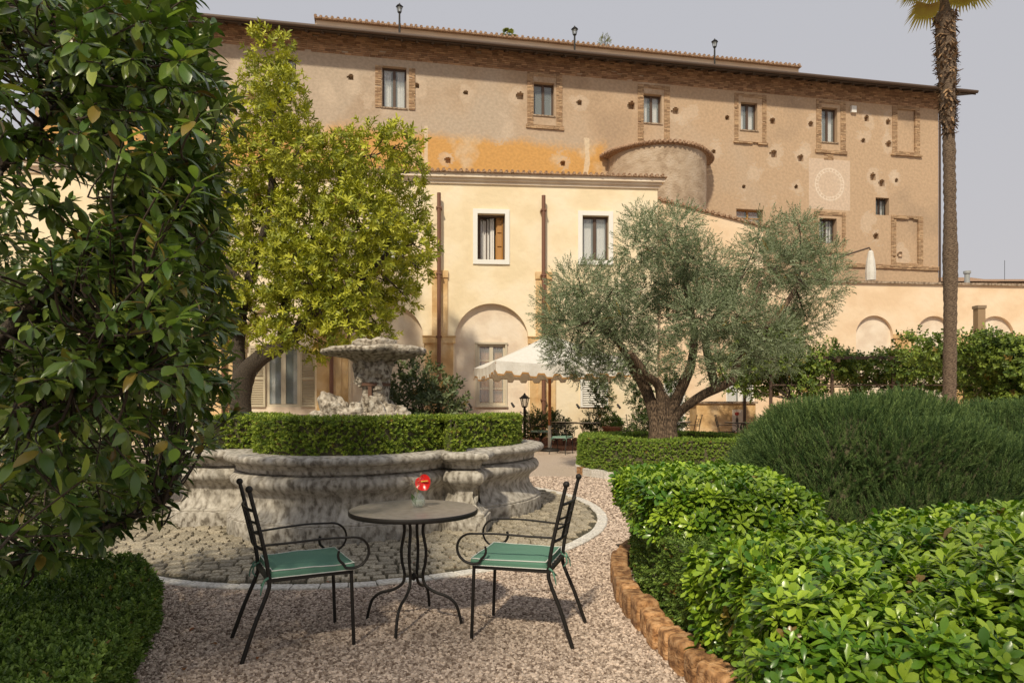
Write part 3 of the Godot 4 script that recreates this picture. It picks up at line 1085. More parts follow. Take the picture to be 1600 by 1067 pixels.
	window(b, g[0], g[1], g[2], g[3], -deep - 0.05, M.frame_cream, 1, M.curtain, 0.1, 0.22)
	var sw := 0.56
	for x in [g[0] - sw - 0.02, g[1] + 0.02]:
		s = ST()
		var mid: float = g[2] + (g[3] - g[2]) * 0.47
		for e in [[x, x + 0.07, g[2], g[3]], [x + sw - 0.07, x + sw, g[2], g[3]], [x + 0.07, x + sw - 0.07, g[2], g[2] + 0.09], [x + 0.07, x + sw - 0.07, mid - 0.05, mid + 0.05], [x + 0.07, x + sw - 0.07, g[3] - 0.09, g[3]]]:
			box(s, Vector3(e[0], e[2], -deep + 0.02), Vector3(e[1], e[3], -deep + 0.065))
		var o := put("shutter", done(s), M.shutter, b)
		s = ST()
		var y: float = g[2] + 0.1
		while y < g[3] - 0.12:
			if absf(y + 0.02 - mid) > 0.08:
				box(s, Vector3(x + 0.07, -0.006, -0.022), Vector3(x + sw - 0.07, 0.006, 0.022), Transform3D(Basis(Vector3.RIGHT, 0.75), Vector3(0, y + 0.03, -deep + 0.042)))
			y += 0.062
		var l := put("louvres", done(s), M.shutter, o)
		l.set_meta("kind", "stuff")
	# small white louvred window behind the climbing plant
	s = ST()
	box(s, Vector3(side[0] - 0.08, side[2] - 0.06, 0.001), Vector3(side[0], side[3] + 0.06, 0.05))
	box(s, Vector3(side[1], side[2] - 0.06, 0.001), Vector3(side[1] + 0.08, side[3] + 0.06, 0.05))
	box(s, Vector3(side[0], side[2] - 0.06, 0.001), Vector3(side[1], side[2], 0.06))
	box(s, Vector3(side[0], side[3], 0.001), Vector3(side[1], side[3] + 0.06, 0.05))
	var fr := put("window_surround", done(s), M.white_paint, b)
	s = ST()
	var yy: float = side[2] + 0.05
	while yy < side[3]:
		box(s, Vector3(side[0], -0.006, -0.03), Vector3(side[1], 0.006, 0.03), Transform3D(Basis(Vector3.RIGHT, 0.7), Vector3(0, yy, -0.05)))
		yy += 0.08
	box(s, Vector3(side[0], side[2], -0.19), Vector3(side[1], side[3], -0.18))
	var lv := put("louvres", done(s), M.white_paint, fr)
	lv.set_meta("kind", "stuff")


# ---------- lower peach wall on the right ----------
func make_terrace_wall() -> void:
	var b := thing("terrace_building", "low peach terrace building with blind arches and a sloping tiled stair wall", "building", Vector3(13.2, 0, -27.0), deg_to_rad(5.7))
	var left := -8.4
	var step := -3.4
	var right := 26.0
	var top := 6.15
	var s := ST()
	var spring := 4.1
	var arches := [[0.438, 2.003, 3.916, 4.959], [2.983, 4.577, 3.940, 4.941], [5.603, 7.256, 3.964, 4.975], [8.274, 9.988, 3.989, 5.009]]
	var holes := []
	for a in arches:
		holes.append([a[0], a[1], 0.0, spring + (a[1] - a[0]) * 0.5, 0.0])
	var doors := [[-4.9, -3.7, 0.1, 2.35, 0.25], [-7.4, -6.5, 0.1, 2.35, 0.25]]
	holes.append_array(doors)
	wall(s, left, right, 0.0, top, holes)
	for a in arches:
		var c: float = (a[0] + a[1]) * 0.5
		var r: float = (a[1] - a[0]) * 0.5
		var n := 24
		for i in n:
			var p := PI * i / n
			var q := PI * (i + 1) / n
			var pp := Vector3(c - r * cos(p), spring + r * sin(p), 0)
			var qq := Vector3(c - r * cos(q), spring + r * sin(q), 0)
			quad(s, Vector3(pp.x, spring + r, 0), Vector3(qq.x, spring + r, 0), qq, pp)
			quad(s, pp, qq, qq - Vector3(0, 0, 0.15), pp - Vector3(0, 0, 0.15))
		for x in [a[0], a[1]]:
			quad(s, Vector3(x, spring, 0), Vector3(x, spring, -0.15), Vector3(x, 0, -0.15), Vector3(x, 0, 0))
	# the stair wall above, its top sloping down to the right
	var yl := 9.36
	var yr := 8.26
	quad(s, Vector3(left, yl, 0), Vector3(step, yr, 0), Vector3(step, top, 0), Vector3(left, top, 0))
	quad(s, Vector3(left, yl, -0.4), Vector3(step, yr, -0.4), Vector3(step, yr, 0), Vector3(left, yl, 0))
	quad(s, Vector3(step, yr, 0), Vector3(step, yr, -0.4), Vector3(step, top, -0.4), Vector3(step, top, 0))
	quad(s, Vector3(left, yl, -0.4), Vector3(step, yr, -0.4), Vector3(step, top, -0.4), Vector3(left, top, -0.4))
	put("wall", done(s), M.peach, b)
	for a in arches:
		put("arch_panel", box_mesh(Vector3(a[0] - 0.05, 0, -0.22), Vector3(a[1] + 0.05, spring + 1.2, -0.15)), M.panel, b)
	for i in arches.size() - 1:
		s = ST()
		box(s, Vector3(arches[i][1], spring - 0.12, -0.01), Vector3(arches[i + 1][0], spring + 0.05, 0.08))
		box(s, Vector3(arches[i][1] + 0.1, 0, -0.01), Vector3(arches[i + 1][0] - 0.1, spring - 0.12, 0.05))
		put("impost", done(s), M.pier, b)
	put("coping", box_mesh(Vector3(step + 0.002, top, -0.5), Vector3(right, top + 0.09, 0.09)), M.coping, b)
	s = ST()
	var sl := Basis(Vector3.BACK, atan2(yr - yl, step - left))
	box(s, Vector3(0, 0.0, -0.45), Vector3(Vector2(step - left, yr - yl).length() + 0.1, 0.08, 0.08), Transform3D(sl, Vector3(left, yl + 0.002, 0)))
	var cop := put("tile_coping", done(s), M.tile, b)
	var u := 0.1
	while u < 5.4:
		put("tile", rod([Vector3(0, 0.09, -0.3), Vector3(0, 0.08, 0.11)], 0.06, 0.065, 6), M.tile, cop, Transform3D(sl, Vector3(left, yl, 0) + sl * Vector3(u, 0, 0)))
		u += 0.24
	put("terrace_floor", box_mesh(Vector3(step, top - 1.2, -9.0), Vector3(right, top - 1.0, -0.02)), M.coping, b)
	for d in doors:
		var w := window(b, d[0], d[1], d[2], d[3], -0.1, M.white_paint, 2, M.curtain, 0.09, 0.0)
		w.name = "door"


func make_far_roofs() -> void:
	for k in [[Vector3(39.250, 12.028, -60.000), 6.0, "distant hipped tile roof beside the palm trunk"], [Vector3(45.207, 12.382, -62.000), 9.0, "distant long low tiled roof beyond the terrace"]]:
		var p: Vector3 = k[0]
		var w: float = k[1]
		var b := thing("far_house", k[2], "building", Vector3(p.x, 0, p.z))
		put("wall", box_mesh(Vector3(-w * 0.5, 0, -3), Vector3(w * 0.5, p.y, 0)), M.coping, b)
		var s := ST()
		var h := 0.55 if w > 7.0 else 0.7
		var e := w * 0.5 + 0.4
		quad(s, Vector3(-e * 0.4, p.y + h, -1.5), Vector3(e * 0.6, p.y + h, -1.5), Vector3(e, p.y, 0.5), Vector3(-e, p.y, 0.5))
		tri(s, Vector3(-e * 0.4, p.y + h, -1.5), Vector3(-e, p.y, 0.5), Vector3(-e, p.y, -3.5))
		tri(s, Vector3(e * 0.6, p.y + h, -1.5), Vector3(e, p.y, -3.5), Vector3(e, p.y, 0.5))
		quad(s, Vector3(e * 0.6, p.y + h, -1.5), Vector3(-e * 0.4, p.y + h, -1.5), Vector3(-e, p.y, -3.5), Vector3(e, p.y, -3.5))
		put("roof", done(s), M.tile, b)
		put("aerial", rod([Vector3(0.3, p.y, -1.0), Vector3(0.3, p.y + 2.2, -1.0)], 0.02, -1.0, 5), M.iron, b)
	var v := thing("roof_vent", "small steel chimney pipe on a distant roof", "chimney", Vector3(36.701, 10.988, -55.000))
	put("pipe", rod([Vector3(0, -1.0, 0), Vector3(0, 0.85, 0)], 0.2, -1.0, 10), M.pale_iron, v)
	put("cap", rod([Vector3(0, 0.85, 0), Vector3(0, 1.05, 0)], 0.28, -1.0, 10), M.pale_iron, v)


# ---------- fountain ----------
const FOUNT := Vector3(-1.9, 0, -9.4)
const FOUNT_TURN := -0.1


func to_fountain(c: Vector2) -> Vector2:
	var p := Vector3(c.x - FOUNT.x, 0, c.y - FOUNT.z).rotated(Vector3.UP, -FOUNT_TURN)
	return Vector2(p.x, p.z)


func fountain_outline() -> PackedVector2Array:
	# four bulging lobes between square piers, longer front to back
	var q := []
	for i in 15:
		var a := deg_to_rad(lerpf(0.0, 74.0, i / 14.0))
		q.append(Vector2(0.1 + 1.27 * sin(a), 1.46 + 1.27 * cos(a)))
	q.append_array([Vector2(1.38, 1.9), Vector2(1.82, 1.9), Vector2(1.82, 1.48), Vector2(1.64, 1.46)])
	for i in 15:
		var a := deg_to_rad(lerpf(52.0, 0.0, i / 14.0))
		q.append(Vector2(0.52 + 1.78 * cos(a), 1.78 * sin(a)))
	var out := PackedVector2Array()
	for v in q:
		out.append(v)
	for i in range(q.size() - 2, -1, -1):
		out.append(Vector2(q[i].x, -q[i].y))
	for i in range(0, q.size()):
		out.append(Vector2(-q[i].x + (0.2 if i < 15 else 0.0), -q[i].y))
	for i in range(q.size() - 2, 0, -1):
		out.append(Vector2(-q[i].x + (0.2 if i < 15 else 0.0), q[i].y))
	return out


func inset(o: PackedVector2Array, d: float) -> PackedVector2Array:
	var r := PackedVector2Array()
	var n := o.size()
	for i in n:
		var a := (o[i] - o[(i + n - 1) % n]).normalized()
		var b := (o[(i + 1) % n] - o[i]).normalized()
		var na := Vector2(a.y, -a.x)
		var nb := Vector2(b.y, -b.x)
		var m := (na + nb).normalized()
		var k := 1.0 / maxf(m.dot(na), 0.6)
		r.append(o[i] + m * d * k)
	return r


func skirt(s: SurfaceTool, o: PackedVector2Array, prof: Array, bump := 0.0, first := 1) -> void:
	var rings := []
	for p in prof:
		var ring := []
		for v in inset(o, p.x):
			var w := Vector3(v.x, p.y, v.y)
			if bump > 0.0:
				var k := wobble.get_noise_3d(v.x * 45.0, p.y * 90.0, v.y * 45.0) * bump
				w += Vector3(v.x, 0.4, v.y).normalized() * k
			ring.append(w)
		rings.append(ring)
	var n := o.size()
	var grp := []
	var g := first
	for k in n:
		var a := o[k] - o[(k + n - 1) % n]
		var b := o[(k + 1) % n] - o[k]
		if absf(a.angle_to(b)) > 0.3:
			g += 1
		grp.append(g)
	for i in rings.size() - 1:
		for k in n:
			var j := (k + 1) % n
			s.set_smooth_group(grp[k])
			quad(s, rings[i + 1][j], rings[i + 1][k], rings[i][k], rings[i][j])


func finer(o: PackedVector2Array, step: float) -> PackedVector2Array:
	var r := PackedVector2Array()
	for i in o.size():
		var a := o[i]
		var b := o[(i + 1) % o.size()]
		var k := maxi(1, int(a.distance_to(b) / step))
		for t in k:
			r.append(a.lerp(b, float(t) / k))
	return r


func lumpy(called: String, parent: Node, m: Material, c: Vector3, r: Vector3, bump: float, freq: float, power := 0.85, fine := false) -> void:
	put(called, tris_mesh(ball_tris(c, r, 46 if fine else 20, 32 if fine else 13, power, bump, freq)), m, parent)


func make_fountain() -> void:
	var f := thing("fountain", "old stained stone fountain with curved moulded basin, rocks and a wide tazza", "fountain", FOUNT, FOUNT_TURN)
	var o := fountain_outline()
	var fo := finer(o, 0.09)
	var s := ST()
	skirt(s, fo, [Vector2(0, -0.02), Vector2(0, 0.09), Vector2(0.002, 0.172)], 0.005, 1)
	skirt(s, fo, [Vector2(0.002, 0.172), Vector2(0.028, 0.178)], 0.003, 100)
	skirt(s, fo, [Vector2(0.028, 0.178), Vector2(0.022, 0.19), Vector2(0.026, 0.204), Vector2(0.044, 0.212)], 0.003, 200)
	skirt(s, fo, [Vector2(0.044, 0.212), Vector2(0.058, 0.214)], 0.002, 300)
	skirt(s, fo, [Vector2(0.058, 0.214), Vector2(0.10, 0.26), Vector2(0.145, 0.325), Vector2(0.165, 0.39), Vector2(0.155, 0.44), Vector2(0.115, 0.485), Vector2(0.065, 0.52), Vector2(0.035, 0.555), Vector2(0.03, 0.595), Vector2(0.055, 0.635), Vector2(0.11, 0.662)], 0.006, 400)
	skirt(s, fo, [Vector2(0.11, 0.662), Vector2(0.15, 0.664)], 0.003, 500)
	put("basin", done(s), M.stone, f)
	s = ST()
	skirt(s, fo, [Vector2(0.15, 0.66), Vector2(0.15, 0.684)], 0.003, 1)
	skirt(s, fo, [Vector2(0.15, 0.684), Vector2(0.095, 0.686)], 0.003, 100)
	skirt(s, fo, [Vector2(0.095, 0.686), Vector2(0.095, 0.718)], 0.003, 200)
	skirt(s, fo, [Vector2(0.095, 0.718), Vector2(0.085, 0.735), Vector2(0.062, 0.75), Vector2(0.056, 0.768)], 0.003, 300)
	skirt(s, fo, [Vector2(0.056, 0.768), Vector2(0.022, 0.77)], 0.003, 400)
	skirt(s, fo, [Vector2(0.022, 0.77), Vector2(-0.012, 0.78), Vector2(-0.034, 0.802), Vector2(-0.036, 0.83), Vector2(-0.012, 0.856), Vector2(0.04, 0.866), Vector2(0.4, 0.862)], 0.012, 500)
	put("rim", done(s), M.stone, f)
	s = ST()
	var inner := inset(o, 0.36)
	var idx := Geometry2D.triangulate_polygon(inner)
	for i in range(0, idx.size(), 3):
		tri(s, Vector3(inner[idx[i]].x, 0.852, inner[idx[i]].y), Vector3(inner[idx[i + 1]].x, 0.852, inner[idx[i + 1]].y), Vector3(inner[idx[i + 2]].x, 0.852, inner[idx[i + 2]].y))
	put("planting_bed", done(s), M.soil, f)
	# rocks heaped round the foot of the shaft
	for k in [[-0.55, 1.17, 0.15, 0.36, 0.36, 0.34], [-0.2, 1.1, 0.3, 0.3, 0.33, 0.3], [0.18, 1.15, 0.25, 0.24, 0.38, 0.26], [0.42, 1.1, 0.1, 0.26, 0.28, 0.26], [0.62, 1.02, 0.15, 0.25, 0.25, 0.24], [-0.85, 1.05, 0.0, 0.22, 0.26, 0.24], [0.0, 1.1, -0.2, 0.5, 0.4, 0.4]]:
		lumpy("rock", f, M.rock, Vector3(k[0] * 0.9, k[1] - 0.04, k[2]), Vector3(k[3], k[4], k[5]) * 0.86, 0.7, 3.8, 0.9, true)
	# shaft: rough lump above a narrower foot, tied by an iron band
	s = ST()
	for v in ball_tris(Vector3(-0.02, 1.84, 0), Vector3(0.235, 0.28, 0.22), 46, 34, 0.8, 0.5, 4.0):
		s.add_vertex(v)
	put("shaft", done(s), M.rock, f)
	lumpy("shaft_foot", f, M.rock, Vector3(0.02, 1.5, 0), Vector3(0.165, 0.34, 0.16), 0.4, 2.6, 0.7, true)
	s = ST()
	lathe(s, [Vector2(0.2, -0.02), Vector2(0.222, -0.02), Vector2(0.222, 0.02), Vector2(0.2, 0.02)], 24, Vector3(0, 1.655, 0), false)
	box(s, Vector3(-0.02, 1.36, 0.185), Vector3(0.03, 1.645, 0.215))
	put("iron_band", done(s), mat(lin(0.16, 0.085, 0.055), 0.8, 0.3), f)
	# the wide broken-edged tazza and the small bowl on it
	for w in [[0.71, 2.06, 0.11, "tazza", 0.0], [0.3, 2.16, 0.12, "upper_bowl", 1.7]]:
		s = ST()
		s.set_smooth_group(1)
		var prof := [Vector2(0.18, -0.17), Vector2(0.32, -0.12), Vector2(0.48, -0.06), Vector2(0.56, -0.045), Vector2(0.8, -0.02), Vector2(0.95, 0.01), Vector2(1.0, 0.05), Vector2(0.99, 0.085), Vector2(0.93, 0.095), Vector2(0.85, 0.06), Vector2(0.4, 0.02), Vector2(0.0, 0.0)]
		var n := 44
		var rr := []
		for i in prof.size():
			var ring := []
			for k in n:
				var a := TAU * k / n
				var lobe := 1.0 + 0.05 * sin(a * 5.0 + w[4]) + 0.09 * wobble.get_noise_2d(cos(a) * 40.0 + w[4] * 30.0, sin(a) * 40.0)
				var p: Vector2 = prof[i]
				var y: float = p.y * (1.0 if w[0] > 0.5 else 1.15) + 0.05 * wobble.get_noise_3d(cos(a) * 60.0 * p.x, p.y * 150.0, sin(a) * 60.0 * p.x) * p.x
				ring.append(Vector3(cos(a) * p.x * w[0] * lobe, w[1] + y, sin(a) * p.x * w[0] * 0.9 * lobe))
			rr.append(ring)
		for i in prof.size() - 1:
			for k in n:
				var j := (k + 1) % n
				quad(s, rr[i + 1][j], rr[i + 1][k], rr[i][k], rr[i][j])
		put(w[3], done(s), M.rock, f)
	# clipped box hedge standing on the rim
	var h := thing("fountain_hedge", "clipped box hedge following the rim of the stone fountain", "hedge", FOUNT + Vector3(0, 0.85, 0), FOUNT_TURN)
	var ho := finer(inset(o, 0.3), 0.12)
	var t := PackedVector3Array()
	var hm := 0.37
	var outer := []
	var inn := []
	for v in ho:
		outer.append(Vector3(v.x, 0, v.y))
		inn.append(Vector3(v.x * 0.78, 0, v.y * 0.78))
	t = ring_tris(outer, inn, 0.0, hm, true)
	clothe_box(h, t, 1500.0, 0.85, 1.15, Color(0.12, 0.19, 0.024), Color(0.38, 0.46, 0.06), func(p: Vector3, nn: Vector3): return p.z > -0.6 and (nn.y > 0.5 or p.length() > 1.2))


var box_sprig: ArrayMesh


func clothe_box(parent: Node3D, t: PackedVector3Array, per: float, smin: float, smax: float, ca: Color, cb: Color, keep = null) -> void:
	var core := PackedVector3Array()
	for i in range(0, t.size(), 3):
		var nn := (t[i + 2] - t[i]).cross(t[i + 1] - t[i]).normalized()
		for k in 3:
			core.append(t[i + k] - nn * 0.02)
	put("inner_growth", tris_mesh(core, false), M.heart, parent)
	var x := on_tris(t, per, smin, smax, 0.35, 0.75, 0.05, keep)
	swarm("foliage", box_sprig, M.box_leaf, x, parent, ca, cb, 1.3, 0.012)


func face(t: PackedVector3Array, a: Vector3, b: Vector3, c: Vector3, d: Vector3, want: Vector3) -> void:
	if (c - a).cross(b - a).dot(want) > 0.0:
		t.append_array([a, b, c, a, c, d])
	else:
		t.append_array([a, c, b, a, d, c])


func ring_tris(outer: Array, inner: Array, y0: float, y1: float, closed: bool) -> PackedVector3Array:
	# a hedge body between two lines of points
	var t := PackedVector3Array()
	var n := outer.size()
	for i in (n if closed else n - 1):
		var j := (i + 1) % n
		var a: Vector3 = outer[i]
		var b: Vector3 = outer[j]
		var c: Vector3 = inner[i]
		var d: Vector3 = inner[j]
		var lo := Vector3(0, y0, 0)
		var hi := Vector3(0, y1, 0)
		var out := ((a + b) - (c + d)).normalized()
		face(t, a + lo, b + lo, b + hi, a + hi, out)
		face(t, a + hi, b + hi, d + hi, c + hi, Vector3.UP)
		face(t, c + lo, d + lo, d + hi, c + hi, -out)
	return t


# ---------- trees ----------
func limb(parent: Node, called: String, m: Material, pts: Array, r0: float, r1: float, rough := 0.25, sides := 10) -> void:
	var s := ST()
	tube(s, spline(pts, 5), r0, r1, sides, rough)
	put(called, done(s), m, parent)


func clumps_to(parent: Node3D, clumps: Array, roots: Array, sp: Array, m: Material, per: float, ca: Color, cb: Color, pw: float, up: float, twig_r: float, hollow := 0.35) -> void:
	# leafy clumps: sprigs spread through a lumpy ball, twigs reaching in from the limbs
	var xfs := []
	for k in sp.size():
		xfs.append([])
	var tw := ST()
	for c in clumps:
		var p: Vector3 = c[0]
		var r: float = c[1]
		var best: Vector3 = roots[0]
		for q in roots:
			if q.distance_to(p) < best.distance_to(p):
				best = q
		var mid := best.lerp(p, 0.5) + rv() * r * 0.2 + Vector3(0, -0.1 * r, 0)
		tube(tw, spline([best, mid, p], 3), twig_r, twig_r * 0.4, 5)
		for k in int(r * 7):
			var e := p + rv().normalized() * r * rf(0.5, 0.95)
			tube(tw, [p.lerp(best, 0.15), p.lerp(e, 0.5) + rv() * r * 0.1, e], twig_r * 0.4, twig_r * 0.12, 4)
		for k in int(per * r * r):
			var d := rv().normalized()
			var lump := 1.0 + 0.45 * wobble.get_noise_3dv((p + d * r) * 42.0)
			var q := p + d * r * lump * pow(rf(hollow, 1.0), 0.5) * Vector3(1, 0.85, 1)
			xfs[k % sp.size()].append(aim(d + Vector3.UP * up + rv() * 0.6, rf(0, TAU), q, rf(0.75, 1.25)))
	put("twigs", done(tw), M.twig, parent).set_meta("kind", "stuff")
	for k in sp.size():
		swarm("crown", sp[k], m, xfs[k], parent, ca, cb, pw, 0.01)


func make_yellow_tree() -> void:
	var base := Vector3(-7.515, 0.011, -19.000)
	base.y = 0.0
	var t := thing("leaning_tree", "leaning broadleaf tree with yellow green crown behind the fountain", "tree", base)
	var o := func(v: Vector3): return v - base
	var limbs := [
		[[Vector3(0, -0.1, 0), o.call(Vector3(-7.550, 0.866, -19.000)), o.call(Vector3(-7.515, 1.934, -19.000)), o.call(Vector3(-7.123, 2.557, -19.000)), o.call(Vector3(-6.111, 3.207, -18.900)), o.call(Vector3(-5.638, 3.779, -18.800)), o.call(Vector3(-4.881, 4.712, -18.600))], 0.36, 0.13],
		[[o.call(Vector3(-7.515, 1.845, -19.000)), o.call(Vector3(-7.702, 3.019, -19.200)), o.call(Vector3(-7.545, 4.673, -19.400)), o.call(Vector3(-6.838, 6.798, -19.200)), o.call(Vector3(-6.678, 9.057, -19.000))], 0.2, 0.06],
		[[o.call(Vector3(-6.111, 3.207, -18.900)), o.call(Vector3(-5.173, 3.987, -18.400)), o.call(Vector3(-4.049, 4.605, -18.000)), o.call(Vector3(-3.205, 5.449, -18.000))], 0.14, 0.05],
		[[o.call(Vector3(-6.410, 3.003, -19.000)), o.call(Vector3(-6.429, 4.523, -19.600)), o.call(Vector3(-5.567, 6.596, -19.800)), o.call(Vector3(-4.776, 8.197, -19.600))], 0.16, 0.05],
		[[o.call(Vector3(-7.545, 4.673, -19.400)), o.call(Vector3(-8.536, 5.668, -19.800)), o.call(Vector3(-9.372, 7.023, -20.000))], 0.12, 0.05],
	]
	var roots := []
	for l in limbs:
		limb(t, "trunk" if l == limbs[0] else "limb", M.dark_bark, l[0], l[1], l[2])
		roots.append_array(spline(l[0], 5).slice(3))
	var cl := []
	for c in [[-6.70, 11.10, 0.61], [-6.86, 10.39, 0.71], [-6.41, 9.95, 0.68], [-7.12, 9.41, 0.82], [-6.23, 9.15, 0.78], [-7.21, 8.17, 0.98], [-5.88, 8.34, 0.82], [-4.99, 8.43, 0.61], [-4.54, 8.61, 0.46], [-6.41, 7.45, 1.03], [-4.99, 7.45, 0.85], [-3.83, 8.34, 0.68], [-3.12, 8.61, 0.53], [-2.85, 7.81, 0.53], [-3.74, 7.28, 0.78], [-2.85, 6.74, 0.64], [-2.67, 5.85, 0.53], [-2.58, 5.14, 0.39], [-4.27, 6.39, 0.93], [-3.38, 5.67, 0.82], [-5.70, 6.39, 1.00], [-6.77, 6.21, 1.03], [-7.84, 6.92, 0.89], [-4.63, 5.14, 0.89], [-3.56, 4.78, 0.75], [-3.03, 4.43, 0.46], [-5.88, 5.14, 0.96], [-7.12, 4.96, 0.96], [-8.01, 5.50, 0.89], [-4.99, 4.07, 0.78], [-4.10, 3.89, 0.68], [-3.74, 3.54, 0.46], [-6.05, 4.07, 0.82], [-7.12, 3.89, 0.78], [-5.34, 3.09, 0.46], [-4.54, 3.36, 0.53], [-6.59, 3.18, 0.43], [-8.19, 4.07, 0.82], [-8.10, 3.00, 0.53], [-5.43, 2.74, 0.25]]:
		var k := rf(0.92, 1.08)
		cl.append([Vector3(c[0] * k, 1.4 + (c[1] - 1.4) * k, -19.0 * k) - base, c[2] * 1.02])
	for c in [[-5.28, 4.53, 0.56], [-4.62, 5.19, 0.59], [-3.96, 4.37, 0.56], [-3.46, 5.19, 0.49], [-4.95, 3.71, 0.46], [-4.29, 3.87, 0.46], [-5.77, 5.19, 0.59], [-3.13, 6.02, 0.49], [-3.96, 6.51, 0.53]]:
		cl.append([Vector3(c[0], c[1], -17.6) - base, c[2]])
	var sp := []
	for k in 3:
		sp.append(sprig(9, 0.18, 0.155, 0.05, 1.05, 0.5, 0.3, 0.2, 0.2))
	clumps_to(t, cl, roots, sp, M.soft_leaf, 290.0, Color(0.15, 0.19, 0.015), Color(0.54, 0.54, 0.05), 0.9, 0.25, 0.035)


func make_olive() -> void:
	var base := Vector3(3.05, 0, -13.8)
	var t := thing("olive_tree", "old olive tree with twisted forked trunk and silvery crown inside round hedge", "tree", base)
	var o := func(v: Vector3): return v - base
	var s := ST()
	# fluted trunk
	var rings := []
	var hs := [-0.05, 0.1, 0.4, 0.75, 1.05, 1.3, 1.5, 1.62]
	for i in hs.size():
		var ring := []
		for k in 26:
			var a := TAU * k / 26
			var r: float = [0.30, 0.25, 0.21, 0.19, 0.18, 0.17, 0.13, 0.06][i]
			var fl := 1.0 + 0.13 * sin(a * 5.0 + hs[i] * 0.9) + 0.09 * sin(a * 9.0 - hs[i] * 1.4) + 0.12 * wobble.get_noise_3d(cos(a) * 50.0, hs[i] * 40.0, sin(a) * 50.0)
			ring.append(Vector3(cos(a) * r * fl + 0.04 * sin(hs[i] * 2.0), hs[i], sin(a) * r * 0.85 * fl))
		rings.append(ring)
	s.set_smooth_group(1)
	for i in hs.size() - 1:
		for k in 26:
			var j := (k + 1) % 26
			quad(s, rings[i][k], rings[i][j], rings[i + 1][j], rings[i + 1][k])
	put("trunk", done(s), M.olive_bark, t)
	var limbs := [
		[[Vector3(-0.22, -0.05, 0.02), Vector3(-0.16, 0.5, 0.03), Vector3(-0.15, 1.1, 0), o.call(Vector3(2.716, 1.659, -13.800)), o.call(Vector3(2.465, 2.042, -13.700)), o.call(Vector3(2.151, 2.539, -13.500)), o.call(Vector3(1.633, 3.033, -13.400))], 0.17, 0.05],
		[[Vector3(-0.06, -0.05, 0.2), Vector3(-0.05, 0.5, 0.14), Vector3(-0.05, 1.1, 0.1), o.call(Vector3(2.932, 1.719, -13.600)), o.call(Vector3(2.618, 1.961, -13.300)), o.call(Vector3(2.254, 2.375, -13.000))], 0.14, 0.06],
		[[Vector3(0.12, -0.05, 0.1), Vector3(0.09, 0.5, 0.1), Vector3(0.13, 1.1, 0.02), o.call(Vector3(3.466, 1.788, -13.800)), o.call(Vector3(3.621, 2.176, -13.800)), o.call(Vector3(3.713, 2.833, -13.900)), o.call(Vector3(3.543, 3.875, -13.900)), o.call(Vector3(3.582, 4.396, -13.900))], 0.155, 0.045],
		[[Vector3(0.28, -0.05, 0.0), Vector3(0.2, 0.5, 0.05), Vector3(0.2, 1.05, 0.05), o.call(Vector3(3.696, 1.502, -13.600)), o.call(Vector3(4.207, 1.777, -13.400)), o.call(Vector3(4.370, 1.965, -13.400)), o.call(Vector3(4.618, 2.792, -13.500)), o.call(Vector3(4.971, 3.822, -13.600))], 0.125, 0.045],
		[[o.call(Vector3(4.049, 1.704, -13.500)), o.call(Vector3(4.006, 2.042, -13.700)), o.call(Vector3(4.002, 2.843, -14.000)), o.call(Vector3(4.658, 3.796, -14.200))], 0.1, 0.05],
		[[o.call(Vector3(4.618, 2.792, -13.500)), o.call(Vector3(5.226, 3.057, -13.600)), o.call(Vector3(5.820, 3.857, -13.800))], 0.08, 0.04],
	]
	var roots := []
	for l in limbs:
		limb(t, "limb", M.olive_bark, l[0], l[1], l[2], 0.3)
		roots.append_array(spline(l[0], 5).slice(4))
	var cl := []
	for c in [[1.36, 3.79, 0.47], [1.03, 3.34, 0.44], [1.29, 2.82, 0.52], [1.75, 3.40, 0.49], [1.88, 2.76, 0.49], [1.10, 2.43, 0.39], [1.49, 2.15, 0.36], [2.26, 3.08, 0.41], [2.07, 3.73, 0.34], [2.39, 2.43, 0.47], [2.00, 2.05, 0.28], [2.59, 4.57, 0.41], [2.65, 5.09, 0.28], [3.10, 4.76, 0.47], [3.49, 5.05, 0.31], [3.26, 4.18, 0.47], [2.85, 3.86, 0.44], [3.69, 4.37, 0.36], [3.88, 3.73, 0.44], [3.10, 3.08, 0.49], [2.85, 2.37, 0.39], [3.62, 2.50, 0.44], [4.14, 3.08, 0.44], [4.53, 2.56, 0.47], [4.20, 2.15, 0.26], [4.66, 3.66, 0.39], [4.98, 4.37, 0.39], [5.07, 4.87, 0.28], [5.37, 4.18, 0.47], [5.69, 4.70, 0.44], [5.82, 5.02, 0.23], [5.88, 4.12, 0.47], [6.31, 4.31, 0.34], [6.47, 3.92, 0.26], [6.21, 3.60, 0.36], [5.43, 3.47, 0.49], [5.11, 2.82, 0.49], [5.63, 2.82, 0.41], [4.91, 2.28, 0.34], [5.50, 2.28, 0.26], [5.98, 3.08, 0.31], [0.97, 3.08, 0.28], [0.80, 2.76, 0.16], [4.01, 4.12, 0.39], [4.27, 3.73, 0.39], [3.82, 3.21, 0.44], [4.53, 3.21, 0.41], [2.59, 3.47, 0.39], [3.36, 3.60, 0.41]]:
		var k := rf(0.91, 1.09)
		cl.append([Vector3(c[0] * k, 1.4 + (c[1] - 1.4) * k, -13.8 * k) - base, c[2] * 1.07])
	var sp := []
	for k in 3:
		sp.append(sprig(16, 0.27, 0.058, 0.0125, 0.75, 0.5, 0.15, 0.05, 0.05))
	clumps_to(t, cl, roots, sp, M.dull_leaf, 1450.0, Color(0.10, 0.14, 0.056), Color(0.34, 0.39, 0.24), 1.15, 0.3, 0.02)


